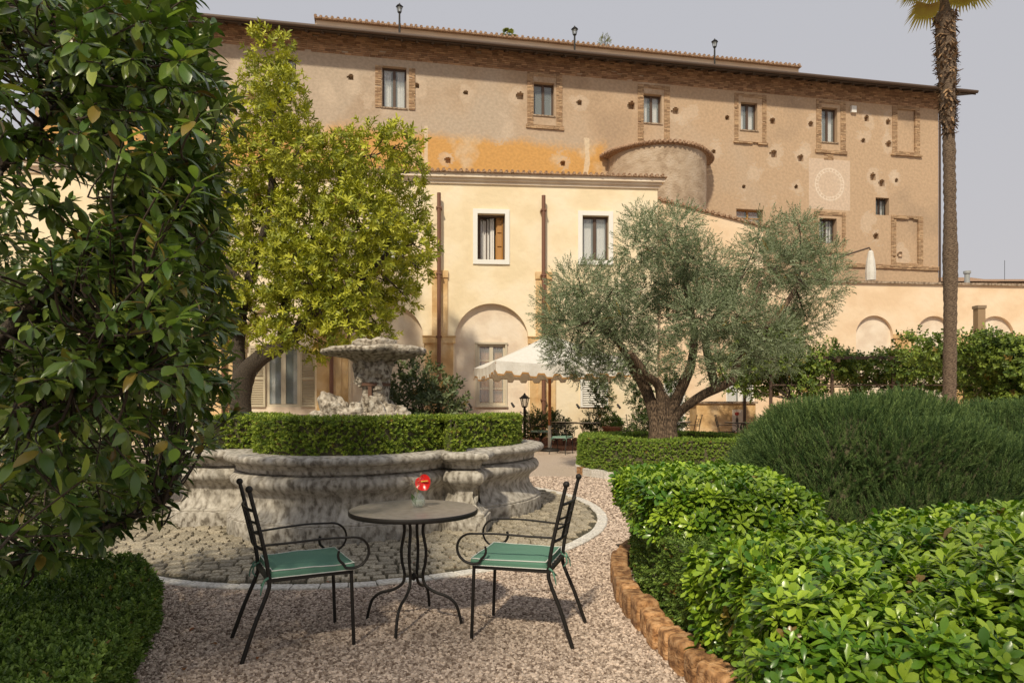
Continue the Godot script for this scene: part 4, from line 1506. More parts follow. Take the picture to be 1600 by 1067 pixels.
func make_shade_trees() -> void:
	# the tall trees behind the viewer whose shadow lies over the near half of the garden
	var sp := [sprig(10, 0.3, 0.15, 0.075, 1.1, 0.5)]
	var notes := ["tall dense evergreen oak behind the viewpoint, beside the lawn", "broad evergreen oak behind the viewpoint with a low fork", "spreading evergreen oak shading the cafe table from behind", "thinly leaved oak behind the clipped hedge bed", "dark evergreen oak at the far corner behind the garden"]
	var at := [Vector3(-12.6, 0, 5.5), Vector3(-8.6, 0, 6.5), Vector3(-4.5, 0, 5.6), Vector3(0.2, 0, 6.4), Vector3(5.6, 0, 5.8)]
	for i in 5:
		var t := thing("oak_tree", notes[i], "tree", at[i], 0.0, "oaks behind the viewpoint")
		limb(t, "trunk", M.dark_bark, [Vector3(0, -0.1, 0), Vector3(0.1, 3, 0), Vector3(-0.1, 7, 0.2), Vector3(0, 11, 0)], 0.4, 0.12)
		var cl := []
		for k in 70:
			var d := rv().normalized() * pow(rng.randf(), 0.4)
			cl.append([Vector3(d.x * 2.9, 9.2 + d.y * 3.4, d.z * 2.4), rf(0.7, 1.0)])
		clumps_to(t, cl, [Vector3(0, 6, 0), Vector3(0, 8, 0), Vector3(0, 10, 0)], sp, M.soft_leaf, 3.0 if i == 3 else 6.0, Color(0.05, 0.08, 0.018), Color(0.09, 0.13, 0.03), 1.0, 0.2, 0.05)


func make_camellia() -> void:
	# large-leaved shrub that leans in from the left
	var base := Vector3(-3.15, 0, -3.5)
	var t := thing("magnolia_shrub", "big dark glossy leaved magnolia shrub leaning over the dark box hedge", "shrub", base)
	var limbs := [
		[[Vector3(0, -0.05, 0), Vector3(0.05, 0.6, 0), Vector3(-0.05, 1.3, 0.05), Vector3(0.15, 2.2, 0.1), Vector3(0.3, 3.4, 0.1)], 0.085, 0.03],
		[[Vector3(0.0, 0.5, 0), Vector3(0.3, 0.95, 0.15), Vector3(0.8, 1.35, 0.3), Vector3(1.35, 1.6, 0.3)], 0.05, 0.016],
		[[Vector3(-0.03, 1.2, 0), Vector3(0.5, 1.8, -0.1), Vector3(1.0, 2.3, -0.2), Vector3(1.4, 2.6, -0.3)], 0.05, 0.014],
		[[Vector3(0.1, 1.9, 0.1), Vector3(0.7, 2.7, 0.1), Vector3(1.2, 3.2, 0.0)], 0.04, 0.012],
		[[Vector3(0.0, 0.7, 0), Vector3(0.3, 0.75, 0.6), Vector3(0.8, 0.8, 1.0), Vector3(1.2, 0.75, 1.2)], 0.04, 0.012],
		[[Vector3(0.0, 0.9, 0.05), Vector3(0.2, 1.4, 0.7), Vector3(0.5, 1.8, 1.2), Vector3(0.8, 2.2, 1.4)], 0.04, 0.012],
		[[Vector3(0.05, 0.4, 0), Vector3(0.6, 0.6, -0.3), Vector3(1.1, 0.8, -0.5)], 0.035, 0.01],
	]
	var roots := []
	for l in limbs:
		limb(t, "trunk" if l == limbs[0] else "branch", M.dark_bark, l[0], l[1], l[2], 0.2, 8)
		roots.append_array(spline(l[0], 6).slice(5))
	var lm := []
	for k in 4:
		lm.append(single_leaf(0.097, [0.046, 0.04, 0.034, 0.043][k], [0.18, 0.3, 0.42, 0.25][k], [0.12, 0.25, 0.35, 0.05][k], 0.5))
	var all := []
	var tw := ST()
	var eye := Vector3(0, 1.4, 0)
	var tries := 0
	var made := 0
	while made < 800 and tries < 12000:
		tries += 1
		# the crown as the silhouette needs it: widest above, drawn in towards the ground
		var depth := rf(2.7, 5.3)
		var y := rf(1.4 - 0.235 * depth, 1.4 + 0.62 * depth)
		var reach := -1.62
		var drop := (1.4 - y) / depth
		if drop > 0.06:
			reach = lerpf(-1.72, -2.35, clampf((drop - 0.06) / 0.175, 0, 1))
		elif drop < -0.48:
			reach = lerpf(-1.6, -1.78, clampf((-0.48 - drop) / 0.12, 0, 1))
		reach *= lerpf(0.72, 1.3, (depth - 2.7) / 2.6)
		reach += 0.16 * wobble.get_noise_3d(y * 60.0, depth * 60.0, 3.0) - 0.06
		var x := reach - absf(rng.randfn(0.0, 0.55))
		if x < -0.85 * depth - 0.2 or (drop > -0.02 and rng.randf() < 0.45):
			continue
		var p := Vector3(x, y, -depth)
		made += 1
		var lp := p - base
		var root: Vector3 = roots[0]
		for q in roots:
			if q.distance_to(lp) < root.distance_to(lp):
				root = q
		var dir := ((lp - root).normalized() + Vector3(0.35, 0.1, 0.1) + rv() * 0.3).normalized()
		var st := lp - dir * 0.3
		tube(tw, spline([root, root.lerp(st, 0.6) + rv() * 0.06, st, lp], 3), 0.009, 0.003, 5)
		var n := rng.randi_range(14, 22)
		for k in n:
			var along := pow(float(k + 1) / n, 0.6)
			var at := st.lerp(lp, along) if k > 5 else root.lerp(st, rf(0.35, 1.0))
			var a := k * 2.4 + rf(-0.5, 0.5)
			var side := dir.cross(Vector3.UP).normalized().rotated(dir, a)
			var ld := (side * 0.9 + dir * lerpf(0.25, 0.9, along) + Vector3(0, -0.22, 0) + rv() * 0.25).normalized()
			var face := (Vector3.UP * 1.0 + dir * 0.3 + rv() * 0.45)
			all.append([leaf_aim(ld, face, at + side * 0.008, rf(0.7, 1.2)), rng.randi() % 4])
	put("twigs", done(tw), M.twig, t).set_meta("kind", "stuff")
	leaves_out(t, all, lm, M.glossy_leaf, base, [lin(0.075, 0.145, 0.03), lin(0.105, 0.18, 0.036), lin(0.14, 0.22, 0.04), lin(0.30, 0.36, 0.055), lin(0.055, 0.11, 0.028), lin(0.24, 0.17, 0.04)], Color(0.055, 0.105, 0.024), Color(0.20, 0.265, 0.05))


func leaves_out(parent: Node3D, all: Array, meshes: Array, m: StandardMaterial3D, base: Vector3, tones: Array, ca: Color, cb: Color) -> void:
	# the leaves that show largest become single leaves, the rest one mass
	var eye := Vector3(0, 1.4, 0)
	for e in all:
		var p: Vector3 = e[0].origin + base
		var seen := absf(p.x / p.z) < 0.76 and (p.y - 1.4) / -p.z < 0.6 and (p.y - 1.4) / -p.z > -0.42
		e.append(p.distance_to(eye) / e[0].basis.x.length() + (0.0 if seen else 50.0))
	all.sort_custom(func(a, b): return a[2] < b[2])
	var ms := []
	for c in tones:
		ms.append(tinted(m, c))
	for i in mini(300, all.size()):
		put("leaf", meshes[all[i][1]], ms[rng.randi() % ms.size()], parent, all[i][0])
	for k in meshes.size():
		var x := []
		for i in range(300, all.size()):
			if all[i][1] == k:
				x.append(all[i][0])
		if x.size() > 0:
			swarm("leaves", meshes[k], m, x, parent, ca, cb, 1.4, 0.02)


func make_mounds() -> void:
	# bed edging of tuff blocks
	var line := [Vector3(1.18, 0, -2.55), Vector3(0.99, 0, -3.2), Vector3(0.9, 0, -3.6), Vector3(0.84, 0, -4.1), Vector3(0.81, 0, -4.6), Vector3(0.82, 0, -5.1), Vector3(0.9, 0, -5.65), Vector3(1.1, 0, -6.2), Vector3(1.45, 0, -6.65), Vector3(1.95, 0, -6.95), Vector3(2.6, 0, -7.1)]
	var path := spline(line, 12)
	var edge := thing("stone_edging", "curved edging of rough orange tuff blocks round the glossy hedge bed", "edging", Vector3(0.85, 0, -4.5))
	var i := 0
	while i < path.size() - 7:
		var k := rng.randi_range(4, 6)
		var a: Vector3 = path[i]
		var b: Vector3 = path[mini(i + k, path.size() - 1)]
		var l := a.distance_to(b) * 0.5
		var mid := (a + b) * 0.5
		var h := rf(0.165, 0.195)
		var t := ball_tris(Vector3(i * 1.7, 0, 0), Vector3(l - 0.006, h * 0.5, 0.07), 30, 18, 0.3, 0.2, 2.4)
		for q in t.size():
			t[q] += Vector3(-i * 1.7, h * 0.5 - 0.015, 0)
		put("tuff_block", tris_mesh(t), M.tuff[rng.randi() % 3], edge, Transform3D(Basis(Vector3.UP, atan2(-(b - a).z, (b - a).x) + rf(-0.04, 0.04)), mid - edge.position + Vector3(rf(-0.01, 0.01), 0, 0)))
		i += k
	var s := ST()
	quad(s, Vector3(0.95, 0.1, -6.3), Vector3(9, 0.1, -9), Vector3(9, 0.1, -0.6), Vector3(1.5, 0.1, -1.2))
	struct("planting_soil", done(s), M.soil)
	# low clipped box behind the blocks
	var outer := []
	var inn := []
	for p in spline(line, 4):
		outer.append(p + Vector3(0.1, 0, 0.02))
		inn.append(p + Vector3(0.6, 0, 0.12))
	var h := thing("low_box_hedge", "low dark clipped box hedge between the tuff edging and glossy shrubs", "hedge", Vector3(1, 0, -4.5))
	var tr := ring_tris(outer, inn, 0.08, 0.6, false)
	for q in tr.size():
		tr[q] += Vector3(-1, 0, 4.5) + Vector3(0.05, 0.05, 0.05) * wobble.get_noise_3dv(tr[q] * 40.0)
	clothe_box(h, tr, 2100.0, 0.6, 0.95, Color(0.08, 0.145, 0.024), Color(0.22, 0.32, 0.055))
	# glossy whorled shrubs
	var ros := []
	var single := []
	for k in 3:
		single.append(single_leaf(0.072, 0.0245, 0.2, [0.1, 0.2, 0.3][k], 0.7))
	for k in 4:
		var st := ST()
		var n := 11
		for j in n:
			var a := j * 2.4 + rf(-0.2, 0.2)
			var tt := float(j) / n
			var tilt := lerpf(1.55, 0.5, tt) * rf(0.9, 1.1)
			var out := Vector3(cos(a), 0, sin(a))
			leaf(st, 0.072 * rf(0.7, 1.1) * lerpf(1.0, 0.75, tt), 0.0245, leaf_aim(out * sin(tilt) + Vector3.UP * cos(tilt), Vector3.UP * sin(tilt) - out * cos(tilt) + rv() * 0.2, Vector3(0, 0.03 * tt, 0)), 0.2, 0.2, 0.7, true)
		ros.append(done(st))
	for d in [["near", Vector3(2.6, 0.34, -2.8), Vector3(1.66, 0.45, 0.95), "sprawling glossy green pittosporum shrub with whorled leaves, broad and low over the bed corner", 560.0], ["far", Vector3(1.4, 0.67, -4.95), Vector3(0.57, 0.21, 0.9), "rounded glossy pittosporum shrub above the low box hedge, beside the rosemary", 760.0], ["back", Vector3(3.2, 0.4, -3.9), Vector3(1.1, 0.34, 0.6), "flat topped glossy pittosporum between the rosemary mound and the sprawling shrub", 700.0]]:
		var c: Vector3 = d[1]
		var b := thing("pittosporum_shrub", d[3], "shrub", Vector3(c.x, 0.1, c.z), 0.0, "pittosporum shrubs")
		var t := ball_tris(Vector3(0, c.y - 0.1, 0) , d[2], 40, 22, 0.5, 0.22, 1.3, 0.0)
		put("inner_growth", tris_mesh(ball_tris(Vector3(0, c.y - 0.1, 0), d[2] * 0.8, 28, 16, 0.5, 0.22, 1.3, 0.0)), M.heart, b)
		var x := on_tris(t, d[4], 0.75, 1.3, 0.95, 0.4, 0.12, func(p: Vector3, nn: Vector3): return p.y > 0.04)
		x.append_array(on_tris(ball_tris(Vector3(0, c.y - 0.1, 0), d[2] * 0.9, 40, 22, 0.5, 0.22, 1.3, 0.0), d[4] * 0.22, 0.8, 1.2, 0.9, 0.5, 0.05))
		# sort whorls: those that show largest are taken apart into leaves
		var list := []
		for e in x:
			var p: Vector3 = e.origin + b.position
			var seen := p.z < -1.2 and p.x / -p.z < 0.74 and (p.y - 1.4) / -p.z > -0.4
			list.append([p.distance_to(Vector3(0, 1.4, 0)) + (0.0 if seen else 40.0), e])
		list.sort_custom(func(a, q): return a[0] < q[0])
		var first := 0
		if d[0] == "near":
			first = 30
			var ms := []
			for col in [lin(0.08, 0.19, 0.018), lin(0.12, 0.25, 0.022), lin(0.22, 0.37, 0.032), lin(0.06, 0.15, 0.015)]:
				ms.append(tinted(M.glossy_leaf, col))
			for q in first:
				var e: Transform3D = list[q][1]
				var mm: StandardMaterial3D = ms[rng.randi() % 4]
				for j in 10:
					var a := j * 2.4 + rf(-0.2, 0.2)
					var tt := float(j) / 10.0
					var tilt := lerpf(1.55, 0.5, tt) * rf(0.9, 1.1)
					var out := Vector3(cos(a), 0, sin(a))
					put("leaf", single[j % 3], mm, b, e * leaf_aim(out * sin(tilt) + Vector3.UP * cos(tilt), Vector3.UP * sin(tilt) - out * cos(tilt) + rv() * 0.2, Vector3(0, 0.03 * tt, 0), rf(0.75, 1.1) * lerpf(1.0, 0.75, tt)))
		var xs := [[], [], [], []]
		for q in range(first, list.size()):
			xs[q % 4].append(list[q][1])
		for k in 4:
			swarm("leaf_whorls", ros[k], M.glossy_leaf, xs[k], b, Color(0.06, 0.16, 0.013), Color(0.40, 0.54, 0.045), 1.2, 0.008)
	# rosemary mounds
	var rs := []
	for k in 3:
		rs.append(sprig(30, 0.125, 0.024, 0.004, 0.7, 0.5, 0.1, 0.0, 0.1))
	for d in [[Vector3(3.45, 0.0, -6.5), Vector3(1.5, 1.33, 1.3), "big rounded rosemary bush behind the glossy shrubs"], [Vector3(6.0, 0.0, -7.6), Vector3(1.7, 1.30, 1.4), "second rosemary bush merging with the big rounded one beside the palm"]]:
		var b := thing("rosemary_bush", d[2], "shrub", d[0], 0.0, "rosemary bushes")
		var r: Vector3 = d[1]
		put("inner_growth", tris_mesh(ball_tris(Vector3(0, 0.05, 0), r * 0.93, 36, 24, 0.88, 0.22, 1.1, 0.0)), M.heart, b)
		var t := ball_tris(Vector3(0, 0.05, 0), r * 0.96, 36, 24, 0.88, 0.22, 1.1, 0.0)
		var x := on_tris(t, 2300.0, 0.6, 1.4, 0.8, 0.5, 0.1, func(p: Vector3, nn: Vector3): return p.y > 0.15 and p.z > -0.9)
		var xs := [[], [], []]
		for q in x.size():
			xs[q % 3].append(x[q])
		for k in 3:
			swarm("needles", rs[k], M.dull_leaf, xs[k], b, Color(0.04, 0.085, 0.022), Color(0.18, 0.26, 0.075), 1.4)


func make_hedges() -> void:
	# dark hedge at the near left corner
	var b := thing("corner_box_hedge", "dark low box hedge under the magnolia shrub beside the gravel", "hedge", Vector3(-2.8, 0, -3.6))
	var pts := [Vector3(-2.75, 0, -5.0), Vector3(-2.45, 0, -4.65), Vector3(-2.2, 0, -4.2), Vector3(-2.0, 0, -3.6), Vector3(-1.8, 0, -3.0), Vector3(-1.66, 0, -2.4), Vector3(-1.55, 0, -1.9)]
	var outer := []
	var inn := []
	for p in spline(pts, 4):
		outer.append(p - b.position)
		inn.append(p - b.position + Vector3(-2.0, 0, -0.2))
	var t := ring_tris(outer, inn, 0.0, 0.25, false)
	for q in t.size():
		t[q] += Vector3(0.5, 0.9, 0.5) * 0.1 * wobble.get_noise_3dv(t[q] * 45.0)
	clothe_box(b, t, 2300.0, 0.75, 1.2, Color(0.08, 0.145, 0.024), Color(0.22, 0.32, 0.055))
	# bright round hedge ringing the olive
	b = thing("round_box_hedge", "bright lime green clipped round hedge ringing the olive trunk", "hedge", Vector3(3.3, 0, -13.8))
	outer = []
	inn = []
	for k in 64:
		var a := TAU * k / 64
		outer.append(Vector3(cos(a), 0, sin(a)) * 1.92)
		inn.append(Vector3(cos(a), 0, sin(a)) * 1.42)
	t = ring_tris(outer, inn, 0.12, 0.72, true)
	for q in t.size():
		t[q] += Vector3.ONE * 0.06 * wobble.get_noise_3dv(t[q] * 45.0)
	clothe_box(b, t, 1000.0, 0.9, 1.3, Color(0.13, 0.22, 0.03), Color(0.34, 0.44, 0.07))
	var e := thing("round_edging", "pale low stone edging under the bright round hedge", "edging", Vector3(3.3, 0, -13.8))
	for k in 34:
		var a := TAU * k / 34
		put("edging_stone", box_mesh(Vector3(-0.17, -0.02, -0.06), Vector3(0.17, 0.15 + rf(-0.02, 0.02), 0.06)), M.tuff[k % 3] if k % 4 == 0 else M.kerb, e, Transform3D(Basis(Vector3.UP, -a + PI / 2 + rf(-0.04, 0.04)), Vector3(cos(a), 0, sin(a)) * 1.95))
	# loose shrubs
	var sp := [sprig(10, 0.16, 0.075, 0.03, 1.0, 0.5)]
	var f := thing("fountain_shrub", "loose leafy shrub beside the fountain shaft", "shrub", FOUNT + Vector3(0.55, 0.85, -0.75))
	clumps_to(f, [[Vector3(0.0, 0.55, 0), 0.4], [Vector3(-0.12, 0.95, 0), 0.3], [Vector3(0.25, 0.4, 0.1), 0.34], [Vector3(0.36, 0.65, 0), 0.26], [Vector3(-0.2, 0.4, 0), 0.3]], [Vector3.ZERO], sp, M.soft_leaf, 900.0, Color(0.06, 0.09, 0.03), Color(0.20, 0.23, 0.10), 1.2, 0.5, 0.015)
	f = thing("wall_bush", "round clipped bush against the wall behind the parasol pole", "shrub", Vector3(1.05, 0.09, -22.4))
	clumps_to(f, [[Vector3(0, 0.55, 0), 0.62], [Vector3(-0.55, 0.5, 0), 0.5], [Vector3(0.5, 0.45, 0), 0.45]], [Vector3.ZERO], sp, M.box_leaf, 900.0, Color(0.03, 0.06, 0.014), Color(0.12, 0.17, 0.035), 1.2, 0.4, 0.015)
	# climbing plants on the wing wall
	for d in [[Vector3(2.881, 0.553, -22.600), 2.05, "leafy climber trained up the wall by the louvred window"], [Vector3(4.300, 0.510, -22.600), 1.75, "leafy climber on the wall behind the olive trunk"], [Vector3(5.616, 1.180, -23.500), 2.0, "thin climber on the wall seen through the olive fork"]]:
		var p: Vector3 = d[0]
		p.y = 0.09
		f = thing("wall_climber", d[2], "climber", p, 0.0, "climbers on the cream wall")
		var cl := []
		for k in 9:
			cl.append([Vector3(rf(-0.28, 0.28), 0.25 + d[1] * k / 8.0, rf(-0.15, 0.15)), rf(0.22, 0.38)])
		clumps_to(f, cl, [Vector3(0, 0.2, 0), Vector3(0, 1, 0), Vector3(0, 2, 0)], sp, M.soft_leaf, 620.0, Color(0.025, 0.05, 0.014), Color(0.10, 0.15, 0.035), 1.2, 0.3, 0.012)


func make_pergola() -> void:
	var b := thing("pergola", "dark iron pergola of posts and rails along the peach wall", "pergola", Vector3(11.0, 0, -19.5))
	var rail := PackedVector3Array()
	for k in 8:
		var x := -3.6 + k * 1.75
		put("post", rod([Vector3(x, -0.02, 0), Vector3(x, 2.55, 0)], 0.05, -1.0, 8), M.dark_wood, b)
		put("post", rod([Vector3(x, -0.02, -2.2), Vector3(x, 2.55, -2.2)], 0.05, -1.0, 8), M.dark_wood, b)
		put("cross_beam", box_mesh(Vector3(x - 0.04, 2.55, -2.6), Vector3(x + 0.04, 2.65, 0.4)), M.dark_wood, b)
	for z in [0.0, -2.2]:
		put("rail", box_mesh(Vector3(-3.9, 2.651, z - 0.04), Vector3(9.2, 2.74, z + 0.04)), M.dark_wood, b)
		put("low_rail", box_mesh(Vector3(-3.6, 1.9, z - 0.02), Vector3(8.6, 1.94, z + 0.02)), M.dark_wood, b)
	var sp := [sprig(8, 0.16, 0.085, 0.055, 1.15, 0.45), sprig(7, 0.2, 0.08, 0.05, 1.2, 0.45)]
	var v := thing("pergola_vine", "dense green vine spread over the iron pergola", "climber", Vector3(11.0, 0, -19.5))
	var cl := []
	for k in 24:
		var x := -4.4 + k * 0.57
		cl.append([Vector3(x + rf(-0.2, 0.2), 2.55 + rf(-0.15, 0.25), rf(-0.3, 0.3)), rf(0.36, 0.56)])
		cl.append([Vector3(x + rf(-0.2, 0.2), 2.35 + rf(-0.2, 0.3), -1.2 + rf(-0.5, 0.5)), rf(0.4, 0.6)])
		cl.append([Vector3(x + rf(-0.2, 0.2), 1.9 + rf(-0.3, 0.2), rf(-1.8, 0.1)), rf(0.25, 0.42)])
	for k in 8:
		cl.append([Vector3(rf(-4.4, -2.2), 2.9 + rf(-0.2, 0.5), rf(-0.4, 0.2)), rf(0.4, 0.6)])
	clumps_to(v, cl, [Vector3(-3, 1.5, 0), Vector3(0, 1.5, 0), Vector3(3, 1.5, 0), Vector3(6, 1.5, 0)], sp, M.soft_leaf, 640.0, Color(0.06, 0.11, 0.02), Color(0.26, 0.34, 0.05), 1.2, 0.3, 0.016)
	v = thing("vine_mass", "tall bushy vine heaped at the end of the pergola near the beige post", "climber", Vector3(12.6, 0, -16.5))
	cl = []
	for k in 24:
		cl.append([Vector3(rf(-0.9, 2.2), rf(1.0, 3.1), rf(-0.6, 0.6)), rf(0.4, 0.62)])
	for k in 7:
		cl.append([Vector3(-2.6 + k * 0.35, 2.5 + rf(-0.15, 0.3), rf(-0.4, 0.4)), rf(0.36, 0.5)])
	clumps_to(v, cl, [Vector3(0, 0.2, 0), Vector3(0.8, 0.2, 0), Vector3(0.5, 1.5, 0)], sp, M.soft_leaf, 640.0, Color(0.06, 0.11, 0.02), Color(0.26, 0.34, 0.05), 1.2, 0.3, 0.016)
	var p := thing("timber_post", "tall square beige timber post rising out of the vine", "post", Vector3(12.635, 0.0, -18.442))
	put("shaft", box_mesh(Vector3(-0.1, -0.02, -0.1), Vector3(0.1, 3.95, 0.1)), mat(lin(0.33, 0.22, 0.125), 0.85), p)
	put("cap", box_mesh(Vector3(-0.12, 3.95, -0.12), Vector3(0.12, 4.03, 0.12)), mat(lin(0.28, 0.2, 0.13), 0.85), p)


func fan_leaf(s: SurfaceTool, at: Vector3, dir: Vector3, size: float, n: int) -> void:
	# a palm fan: a stalk and narrow blades spread round its end
	var d := dir.normalized()
	var side := d.cross(Vector3.UP).normalized()
	var nrm := side.cross(d).normalized()
	tube(s, [at, at + d * size * 0.5 + Vector3(0, 0.05, 0), at + d * size], 0.022, 0.012, 4)
	var hub := at + d * size
	for k in n:
		var a := lerpf(-1.75, 1.75, float(k) / (n - 1))
		var v := (d * cos(a) + side * sin(a) + nrm * 0.12).normalized()
		var l := size * rf(0.75, 0.95) * (1.0 - 0.2 * absf(a) / 1.75)
		var w := v.cross(nrm).normalized() * 0.026
		var mid := hub + v * l * 0.6
		var tip := hub + v * l + Vector3(0, -0.28 * l, 0)
		quad(s, hub - w * 0.3, hub + w * 0.3, mid + w, mid - w)
		tri(s, mid - w, mid + w, tip)


func make_palm() -> void:
	var t := thing("fan_palm", "very tall slender fan palm with shaggy upper trunk beyond the rosemary", "palm", Vector3(8.33, 0, -13.0))
	var s := ST()
	s.set_smooth_group(1)
	var top := 9.55
	var rings := []
	var n := 130
	for i in n + 1:
		var y := top * i / n
		var r := lerpf(0.122, 0.094, y / top)
		r += 0.02 * exp(-pow((y - 4.1) / 0.4, 2)) + 0.014 * wobble.get_noise_1d(y * 60.0)
		r += 0.006 * (1.0 if i % 2 == 0 else -1.0) * (0.6 if y < 5.0 else 1.0)
		if y > 6.6:
			r += 0.075 * smoothstep(6.4, 8.2, y) - 0.09 * smoothstep(8.75, 8.95, y)
		var c := Vector3(-0.012 * y + 0.1 * sin(y * 0.3) - 0.02, y, 0)
		var ring := []
		for k in 18:
			var a := TAU * k / 18
			var q := 1.0 + (0.14 if y > 6.6 else 0.05) * wobble.get_noise_3d(cos(a) * 40.0, y * 130.0, sin(a) * 40.0)
			ring.append(c + Vector3(cos(a) * r * q, 0, sin(a) * r * q))
		rings.append(ring)
	for i in n:
		for k in 18:
			var j := (k + 1) % 18
			quad(s, rings[i][k], rings[i][j], rings[i + 1][j], rings[i + 1][k])
	put("trunk", done(s), M.palm_bark, t)
	# shaggy old leaf bases
	var chip := ST()
	quad(chip, Vector3(-0.05, 0, 0), Vector3(0.05, 0, 0.005), Vector3(0.02, 0.2, 0.05), Vector3(-0.03, 0.17, 0.045))
	quad(chip, Vector3(-0.05, 0, 0.012), Vector3(0.05, 0, 0.016), Vector3(0.02, 0.2, 0.056), Vector3(-0.03, 0.17, 0.05))
	var x := []
	for k in 620:
		var y := rf(6.5, 8.85)
		var a := rf(0, TAU)
		var r := 0.1 + 0.075 * smoothstep(6.4, 8.2, y)
		var c := Vector3(-0.012 * y + 0.1 * sin(y * 0.3) - 0.02, y, 0)
		var out := Vector3(cos(a), 0, sin(a))
		var b := Basis(out.cross(Vector3.UP) * -1.0, (Vector3.UP * rf(-1.0, 0.4) + out * rf(0.05, 0.4) + out.cross(Vector3.UP) * rf(-0.8, 0.8)).normalized(), out)
		x.append(Transform3D(b.scaled(Vector3.ONE * rf(0.3, 0.6)), c + out * (r - 0.01)))
	swarm("leaf_bases", done(chip), M.brick, x, t, Color(0.055, 0.03, 0.016), Color(0.34, 0.21, 0.11), 1.2)
	for k in 34:
		var a := k * 2.4
		var up := lerpf(-0.75, 1.3, k / 33.0)
		var g := ST()
		fan_leaf(g, Vector3(-0.1, 9.55 + k * 0.01, 0), Vector3(cos(a), up * 0.8, sin(a)), rf(0.45, 0.6), 26)
		put("frond", done(g), tinted(M.soft_leaf, lin(0.30, 0.19, 0.04) if k < 12 else lin(0.16, 0.19, 0.04)), t)


func make_garden() -> void:
	box_sprig = sprig(11, 0.045, 0.026, 0.014, 1.0, 0.5, 0.2, 0.1)
	make_fountain()
	make_shade_trees()
	make_yellow_tree()
	make_olive()
	make_mounds()
	make_hedges()
	make_pergola()
	make_palm()
	make_camellia()
	# shrubbery seen through the gaps of the magnolia shrub
	var sp := [sprig(10, 0.2, 0.11, 0.05, 1.0, 0.5)]
	for d in [[Vector3(-6.4, 0, -8.6), 2.6, "broad dark shrub far behind the magnolia shrub, next to the fountain"], [Vector3(-8.6, 0, -11.5), 4.2, "tall dark shrub behind the magnolia shrub against the cream wing"], [Vector3(-11.6, 0, -15.0), 5.5, "tallest dark shrub behind the magnolia shrub at the wing's end"]]:
		var q := thing("garden_shrub", d[2], "shrub", d[0], 0.0, "dark shrubs behind the magnolia")
		var cl := []
		for k in 16:
			cl.append([Vector3(rf(-1.3, 1.3), rf(0.4, d[1]), rf(-0.8, 0.8)), rf(0.5, 0.85)])
		clumps_to(q, cl, [Vector3(0, 0.1, 0), Vector3(0, d[1] * 0.4, 0)], sp, M.soft_leaf, 260.0, Color(0.035, 0.06, 0.016), Color(0.12, 0.16, 0.035), 1.3, 0.3, 0.03)
	# tops of plants on the roof terrace
	var p := thing("roof_palm", "small palm head showing above the attic coping", "palm", Vector3(-0.194, 19.927, -34.500))
	var pr := Vector3(0, 0, 0)
	put("stem", rod([pr - Vector3(0, 1.8, 0), pr], 0.12), M.palm_bark, p)
	for k in 14:
		var a := k * 2.4
		var g := ST()
		fan_leaf(g, pr, Vector3(cos(a), rf(-0.1, 1.0), sin(a)), 0.27, 12)
		put("frond", done(g), tinted(M.soft_leaf, lin(0.05, 0.07, 0.03)), p)
	p = thing("roof_cypress", "yellowish cypress tip showing above the attic coping", "tree", Vector3(4.756, 19.704, -35.000))
	clumps_to(p, [[Vector3(0, 0.1, 0), 0.3], [Vector3(0, 0.38, 0), 0.16], [Vector3(0, -0.5, 0), 0.4]], [Vector3(0, -1.2, 0)], [sprig(9, 0.12, 0.06, 0.02, 0.6)], M.soft_leaf, 900.0, Color(0.15, 0.16, 0.03), Color(0.30, 0.30, 0.06), 1.0, 1.2, 0.03)


